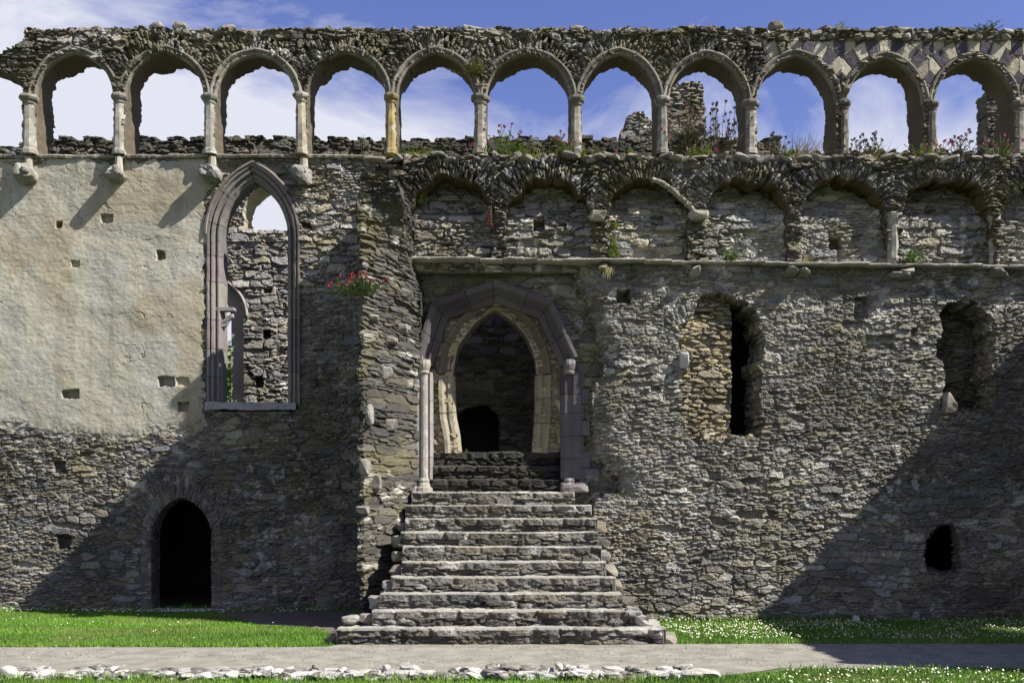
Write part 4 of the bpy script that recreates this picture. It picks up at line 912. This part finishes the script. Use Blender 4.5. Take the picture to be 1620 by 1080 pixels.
# ruined stumps beyond the arcade
def stump(name, label, cat, pts, Y, seed, pal, dep=1.0):
    P = P2(pts, Y); base = np.array([P[0, 0], P[-1, 0]])
    root = empty(name, label, cat, (float(P[:, 0].mean()), Y, 0))
    PP = np.vstack([[(P[0, 0], 0)], P, [(P[-1, 0], 0)]])
    relief('masonry', root, M_ST, P[:, 0].min()-.3, P[:, 0].max()+.3, 0, P[:, 1].max()+.3, Y, lambda X, Z: rubble(X, Z, seed, .3, .11, .07, .35, und=.05, pal=pal, lich=.3, moss=.2),
           lambda X, Z: sd_poly(X, Z, PP)+(fbm(X*4, Z*4, seed+3, 3)-.5)*.16, depth=dep, res=.03, seg=.09, jpal=pal)
    return root
YS = 8.0
stump('ruined_tower', 'tall ragged stump of sunlit rubble behind the eighth arch with pink flowers at its foot', 'ruin', [(1050, 262), (1050, 180), (1056, 140), (1072, 131), (1092, 128), (1112, 134), (1114, 170), (1113, 262)], YS, 1300, PAL_S*1.1)
stump('chimney_stump', 'small square stub of grey masonry behind the seventh arch', 'ruin', [(983, 262), (983, 204), (990, 202), (990, 182), (1004, 178), (1018, 176), (1020, 180), (1040, 200), (1042, 262)], YS, 1310, PAL_G*1.1, .5)
stump('ruined_gable', 'grey upright fragment of wall with a dark slot behind the rightmost arch', 'ruin', [(1562, 262), (1562, 150), (1572, 140), (1600, 120), (1680, 118), (1682, 262)], YS, 1320, PAL_G*.8, .55)

# wing at right angles, just outside the picture on the right: it throws the slanting shadow
wing = empty('wing_wall', 'wall of the adjoining range whose slanting shade falls across the right end', 'wall', (9.7, -5, 0))
mb = MB()
zt_ = 5.55
box(mb, 9.58, 10.0, -3.42, -1.5, -.05, zt_-.03, (.16, .15, .125)); box(mb, 9.58, 10.0, -8.57, -4.38, -.05, zt_-.03, (.16, .15, .125)); box(mb, 9.58, 10.0, -4.38, -3.42, 2.73, zt_-.03, (.16, .15, .125)); box(mb, 9.58, 10.0, -4.38, -3.42, -.05, .72, (.16, .15, .125))
WO = np.array([(3.45, .75), (3.45, 2.3), (3.9, 2.7), (4.35, 2.3), (4.35, .75)])
wf = relief('masonry', None, M_ST, 1.45, 8.6, -.05, zt_, 0, lambda X, Z: rubble(X, Z, 1350, .24, .08, .035, .3, pal=PAL, lich=.15, moss=.2), lambda X, Z: -(bbox_sd(X, Z, WO)+(fbm(X*5, Z*5, 1352, 3)-.5)*.06), depth=.45, res=.025, seg=.1, jpal=PAL)
wf.parent = wing; wf.rotation_euler = (0, 0, -math.pi/2); wf.location = (9.5-9.7, 5.0, 0)
rg_ = np.random.default_rng(5)
for k in range(46): rock(mb, (9.77, -8.55+k*.155, zt_+rg_.uniform(-.03, .06)), (.28, .13, rg_.uniform(.06, .16)), 1330+k, (.27, .25, .21), lo=True)
mb.build('coping', M_ST, wing)

# ================================================================== FOREGROUND KERB
YK = -7.45
mb = MB(); rg_ = np.random.default_rng(21)
kerb = empty('low_stone_kerb', 'low row of rough pale lichened stones edging the path along the bottom', 'kerb', (-2, YK, 0))
x = -9.4; xe = float(PX(1085, YK))
while x < xe:
    wd = rg_.uniform(.09, .27); hh = rg_.uniform(.05, .08)
    pal_ = np.array([(.34, .335, .31), (.27, .265, .24), (.12, .115, .10), (.40, .395, .37), (.09, .085, .075), (.31, .30, .275)])
    hi_ = 1.25 if x > -1.5 else 1.0; mb = MB()
    rock(mb, (x+wd/2, YK+rg_.uniform(-.02, .04), hh*.35), (wd*.66, rg_.uniform(.10, .16), hh*.95), int(rg_.integers(1e6)), pal_[rg_.integers(6)], rg_.uniform(-.3, .3), box=.38, lich=.6, rough=.24, cuts=9)
    if rg_.random() < .6: rock(mb, (x+wd*rg_.uniform(.2, .9), YK+.05+rg_.uniform(-.05, .1), hh*1.25*hi_), (wd*rg_.uniform(.25, .5), rg_.uniform(.06, .12), hh*rg_.uniform(.3, .5)), int(rg_.integers(1e6)), pal_[rg_.integers(6)], rg_.uniform(-.5, .5), box=.42, lich=.6, rough=.26, tilt=rg_.uniform(-.3, .3))
    if rg_.random() < .5: rock(mb, (x+wd*rg_.uniform(.0, 1.), YK+.16, hh*.9*hi_), (wd*.45, .1, hh*.7), int(rg_.integers(1e6)), pal_[rg_.integers(6)]*.9, rg_.uniform(-.5, .5), lo=True, box=.6, lich=.6)
    for q_ in range(3): rock(mb, (x+wd*rg_.uniform(0, 1.1), YK+rg_.uniform(-.16, .02), hh*rg_.uniform(.2, 1.0)), (wd*rg_.uniform(.12, .3), .07, hh*rg_.uniform(.2, .4)), int(rg_.integers(1e6)), pal_[rg_.integers(6)], rg_.uniform(-.5, .5), lo=True, box=.45, lich=.5)
    mb.build('kerb_stone', M_ST, kerb); x += wd*.86
def boulder(label, px, py, Y, size, col, seed, name='boulder'):
    mb = MB(); c = (float(PX(px, Y)), Y, size[2]*.75)
    rock(mb, c, size, seed, col, box=.7, cuts=8, lich=.9, rough=.14)
    o = mb.build(name, M_ST, None, loc=(c[0], Y, 0)); o['label'] = label; o['category'] = 'stone'
    return o
boulder('rounded white stone at the far left end of the kerb row', 14, 1056, YK-.02, (.11, .10, .085), (.40, .39, .37), 1400)
boulder('flat pale slab where the stone kerb ends at the right', 1102, 1072, YK+.1, (.27, .22, .05), (.27, .26, .23), 1401, 'flat_stone')
boulder('small round white stone lying at the foot of the shaded right wall', 1355, 972, -1.85, (.07, .06, .07), (.45, .45, .45), 1402)

# ================================================================== PLANTS
def plant(name, label, cat, px, py, Y, hp, wp, n=14, flower=None, fl=1.0, leaf=((.07, .12, .03), (.10, .16, .04)), lw=.030, seed=0, bare=.0, grass=False, hang=False, group=None, lean=.25):
    rg = np.random.default_rng(seed); x0, z0 = float(PX(px, Y)), float(PZ(py, Y)); S_ = (D0+Y)/F; hm = hp*S_; wm = wp*S_
    root = empty(name, label, cat, (x0, Y, z0), group or {'valerian': 'valerian clumps rooted in the ruin', 'tall_weed': 'dark seed stalks on the arcade sill', 'spike_weed': 'upright weeds on the ledges', 'leafy_weed': 'leafy weeds rooted in the masonry', 'dry_grass': 'dry grass tufts on the masonry', 'grass_tuft': 'green grass on the arcade sill'}[name])
    st, lf, fw = MB(), MB(), MB()
    for k in range(n):
        bx = rg.normal(0, wm*.16); tx = bx+rg.normal(0, wm*.30); by = rg.normal(0, wm*.12); ty = by+rg.normal(0, wm*.2)-lean*.3*wm; hh = hm*rg.uniform(.45, 1.0)*(1-.35*min(1, abs(tx)/(wm*.6+1e-3)))
        if hang: hh = -hh
        m = 6; tt = np.linspace(0, 1, m)[:, None]
        P = np.array([(x0+bx, Y+by, z0-.01)])*(1-tt)+np.array([(x0+tx, Y+ty, z0+hh)])*tt
        P[:, 0] += np.sin(tt[:, 0]*3.0)*rg.normal(0, wm*.06)
        if grass:
            sd = .006; V = np.vstack([P-np.array((sd, 0, 0))*(1-tt*.9), P+np.array((sd, 0, 0))*(1-tt*.9)])
            lf.add(V, [(i, i+1, m+i+1, m+i) for i in range(m-1)], None, np.array(leaf[rg.integers(len(leaf))])*rg.uniform(.8, 1.3)); continue
        tube(st, P, np.linspace(.006, .0035, m), np.array((.09, .10, .05)) if flower is None else np.array((.10, .085, .05)), 4)
        nl = int(15*(1-bare))+3
        for j in range(nl):
            f = rg.uniform(.05, .97 if not flower else .8); c = P[0]*(1-f)+P[-1]*f; i0 = min(m-2, int(f*(m-1))); q = f*(m-1)-i0; c = P[i0]*(1-q)+P[i0+1]*q
            a = rg.uniform(0, 6.28); L = lw*rg.uniform(.9, 1.9)*(1.15-.5*f); up = rg.uniform(-.2, .8)
            d = np.array((math.cos(a), math.sin(a)*.8, up)); d /= np.linalg.norm(d); s_ = np.cross(d, (0, 0, 1.)); s_ /= np.linalg.norm(s_)+1e-6
            nn = np.cross(s_, d)
            V = [c, c+d*L*.5+s_*L*.26+nn*.1*L, c+d*L*1.15, c+d*L*.5-s_*L*.26+nn*.1*L, c+d*L*.55]
            lf.add(V, None, [(0, 1, 4), (1, 2, 4), (2, 3, 4), (3, 0, 4)], np.array(leaf[rg.integers(len(leaf))])*rg.uniform(.7, 1.35))
        if flower is not None and rg.random() < fl:
            fw = MB()
            for j in range(int(16)):
                c = P[-1]+rg.normal(0, 1, 3).clip(-1.5, 1.5)*np.array((.013, .013, .014)); r = rg.uniform(.010, .016); a = rg.normal(size=3); a /= np.linalg.norm(a); b = np.cross(a, (.3, .5, .8)); b /= np.linalg.norm(b)
                fw.add([c+a*r, c+b*r, c-a*r, c-b*r], [(0, 1, 2, 3)], None, np.array(flower)*rg.uniform(.65, 1.35))
            fw.build('flower_head', M_FL, root)
    if st.n: st.build('stems', M_LF, root)
    if lf.n: lf.build('leaves' if not grass else 'blades', M_LF, root)
    return root
RED = (.33, .035, .06); PINK = (.36, .13, .20); GRN = ((.10, .18, .03), (.17, .28, .06), (.22, .33, .08)); YEL = ((.28, .36, .06), (.34, .38, .09), (.22, .31, .05)); DRY = ((.30, .24, .12), (.24, .20, .10), (.16, .17, .07)); DK = ((.035, .055, .02), (.05, .075, .025))
YT = -1.45; YR = -.75
plant('valerian', 'red flowered valerian clump growing on the broken stub left of the doorway', 'plant', 570, 466, -3.15, 36, 62, 52, RED, .6, ((.14, .22, .08), (.20, .28, .13), (.10, .17, .05)), .046, 1)
plant('valerian', 'pink flowered valerian bush in the sixth open arch', 'plant', 800, 250, YT, 46, 80, 44, PINK, .4, GRN, .040, 2, .1)
plant('valerian', 'pink valerian clump against the seventh arcade column', 'plant', 890, 250, YT, 36, 50, 34, PINK, .45, GRN, .034, 3, .1)
plant('valerian', 'faded pink valerian between the seventh and eighth columns', 'plant', 945, 250, YT, 24, 36, 16, PINK, .5, GRN, .030, 4, .3)
plant('valerian', 'large pink valerian thicket before the ruined tower', 'plant', 1086, 246, YR, 84, 62, 70, PINK, .35, DK, .040, 5, .15)
plant('tall_weed', 'dark leggy seed stalks right of the ruined tower in the eighth arch', 'weed', 1136, 246, YR, 92, 66, 34, (.10, .07, .09), 1, DK, .036, 6, .2)
plant('valerian', 'small pink flowers and pale leaves at the foot of the eighth column', 'plant', 1103, 252, YT, 28, 46, 22, PINK, .35, YEL, .032, 7)
plant('spike_weed', 'upright yellow green spike weed under the eighth arch', 'weed', 1123, 252, YT, 36, 9, 9, None, 1, YEL, .032, 8)
plant('spike_weed', 'upright green spike weed under the seventh arch', 'weed', 997, 250, YT, 26, 9, 8, None, 1, YEL, .03, 9)
plant('spike_weed', 'leafy tuft just right of the seventh column base', 'weed', 922, 250, YT, 28, 16, 9, None, 1, YEL, .03, 10)
plant('tall_weed', 'thin dark stalks in the ninth arch close to its left column', 'weed', 1226, 250, YT, 44, 34, 12, (.10, .09, .08), 1, DK, .026, 11, .4)
plant('dry_grass', 'tuft of bleached dry grass under the ninth arch', 'grass tuft', 1262, 252, YT, 40, 84, 120, None, 1, DRY, seed=12, grass=True)
plant('leafy_weed', 'green leafy weed at the sill of the ninth arch', 'weed', 1240, 254, YT, 26, 40, 18, None, 1, YEL, .03, 13)
plant('tall_weed', 'thin dark stalks under the tenth arch near its left column', 'weed', 1360, 250, YT, 34, 42, 16, (.12, .10, .10), 1, DK, .026, 14, .4)
plant('tall_weed', 'tallest dark stalk cluster in the middle of the tenth arch', 'weed', 1385, 250, YT, 44, 30, 12, (.13, .10, .11), 1, DK, .028, 15, .4)
plant('dry_grass', 'dry grass along the sill of the tenth arch', 'grass tuft', 1385, 252, YT, 26, 70, 60, None, 1, DRY, seed=16, grass=True)
plant('leafy_weed', 'bright green sprawling weed at the eleventh column base', 'weed', 1460, 256, YT, 30, 62, 34, None, 1, YEL, .036, 17)
plant('valerian', 'pink valerian beside the bright green weed at the eleventh column', 'plant', 1478, 252, YT, 26, 40, 16, PINK, 1, GRN, .026, 18, .4)
plant('tall_weed', 'dark bushy stalks under the rightmost full arch', 'weed', 1522, 250, YT, 44, 56, 24, (.22, .10, .15), 1, DK, .028, 19, .3)
plant('valerian', 'pink flowers at the right end of the arcade sill', 'plant', 1582, 252, YT, 46, 60, 30, PINK, .6, GRN, .030, 20, .2)
plant('grass_tuft', 'strip of yellow green grass on the sill below the fifth column', 'grass tuft', 660, 250, YT, 14, 110, 120, None, 1, YEL, seed=21, grass=True)
plant('grass_tuft', 'grass spilling over the sill right of the sixth column', 'grass tuft', 845, 254, YT, 22, 90, 90, None, 1, YEL, seed=22, grass=True)
plant('spike_weed', 'small dark spike weed on the parapet in the fourth arch', 'weed', 575, 240, 1.4, 34, 8, 5, None, 1, DK, .035, 23)
plant('spike_weed', 'small weed on the dark parapet in the fifth arch', 'weed', 702, 240, 1.4, 30, 8, 5, None, 1, DK, .033, 24)
plant('spike_weed', 'slender weed on the sill in the fifth arch', 'weed', 684, 250, YT, 22, 8, 5, None, 1, YEL, .028, 25)
plant('valerian', 'yellow green plant with pink flowers rooted between the fifth and sixth arches', 'plant', 750, 116, -.28, 30, 44, 30, PINK, .22, ((.19, .23, .06), (.25, .27, .08)), .034, 26)
plant('leafy_weed', 'green creeper at the springing of the first blind arch', 'weed', 664, 322, -1.42, 26, 24, 22, None, 1, GRN, .030, 27)
plant('leafy_weed', 'green trailing weed on the pier between the second and third blind arches', 'weed', 972, 408, -1.75, 54, 18, 26, None, 1, YEL, .030, 28)
plant('leafy_weed', 'small bright tuft high in the third blind arch', 'weed', 974, 360, -1.55, 14, 14, 10, None, 1, YEL, .026, 29)
plant('leafy_weed', 'pale green weed on the ledge in the fourth blind arch', 'weed', 1155, 412, -1.7, 22, 40, 20, None, 1, GRN, .03, 30)
plant('leafy_weed', 'bushy green weed on the ledge in the sixth blind arch', 'weed', 1444, 416, -1.7, 24, 36, 28, None, 1, GRN, .034, 31)
plant('dry_grass', 'dry brown tuft on the ledge in the fifth blind arch', 'grass tuft', 1276, 416, -1.7, 22, 16, 24, None, 1, DRY, seed=32, grass=True)
plant('dry_grass', 'dry yellow tuft hanging below the ledge right of the doorway', 'grass tuft', 962, 422, -1.82, 26, 18, 30, None, 1, DRY, seed=33, grass=True, hang=True)
plant('leafy_weed', 'green tuft on the wall top above the ninth arch', 'weed', 1330, 50, -.1, 18, 16, 14, None, 1, YEL, .03, 34)
plant('leafy_weed', 'tiny green tuft on the wall top above the fifth arch', 'weed', 655, 50, -.1, 12, 8, 6, None, 1, GRN, .026, 35)
plant('leafy_weed', 'straggling greenery on the wall top at the far right', 'weed', 1556, 48, -.1, 12, 40, 20, None, 1, GRN, .026, 36)
plant('dry_grass', 'single pale stalk at the foot of the inner left jamb', 'grass tuft', 738, 718, -.9, 16, 6, 4, None, 1, DRY, seed=37, grass=True)
plant('valerian', 'reddish dried stems on the pier between the first and second blind arches', 'plant', 775, 325, -1.75, 40, 8, 6, (.25, .06, .06), 1, ((.16, .06, .05),), .02, 38, .4, hang=True)
plant('leafy_weed', 'small yellow green sprig in the right jamb of the tall dark window', 'weed', 1199, 585, -1.5, 16, 8, 8, None, 1, YEL, .026, 39)

# tree beyond the far window
tree = empty('leafy_tree', 'bright green foliage seen through the far window opening inside the lancet', 'tree', (float(PX(352, 12)), 12, 0))
mb = MB(); tube(mb, [(float(PX(352, 12)), 12, 0), (float(PX(351, 12)), 12.1, 2.5), (float(PX(353, 12)), 12, 5)], [.22, .18, .08], (.12, .10, .08), 8)
for k in range(7):
    a = k*.9; tube(mb, [(float(PX(352, 12)), 12, 2.2+.3*k), (float(PX(352, 12))+.7*math.cos(a), 12+.7*math.sin(a), 3.4+.35*k)], [.08, .03], (.12, .10, .08), 5)
mb.build('trunk', M_ST, tree)
rg_ = np.random.default_rng(77); n = 9000
ctr = np.stack([rg_.normal(0, .75, 60), rg_.normal(0, .7, 60), rg_.uniform(2.4, 6.6, 60)], 1); c = ctr[rg_.integers(0, 60, n)]+rg_.normal(0, .28, (n, 3)); c[:, 2] = np.minimum(c[:, 2], 6.75+rg_.uniform(-.3, .3, n))
c[:, 0] += float(PX(352, 12)); c[:, 1] += 12
a = rg_.normal(size=(n, 3)); a /= np.linalg.norm(a, axis=1)[:, None]; b = np.cross(a, rg_.normal(size=(n, 3))); b /= np.linalg.norm(b, axis=1)[:, None]
V = np.stack([c+a*.075, c+b*.04, c-a*.075, c-b*.04], 1).reshape(-1, 3)
mb = MB(); mb.add(V, np.arange(4*n).reshape(-1, 4), None, np.repeat(np.array((.09, .17, .025))*rg_.uniform(.5, 1.5, n)[:, None], 4, 0)); mb.build('crown', M_LF, tree)
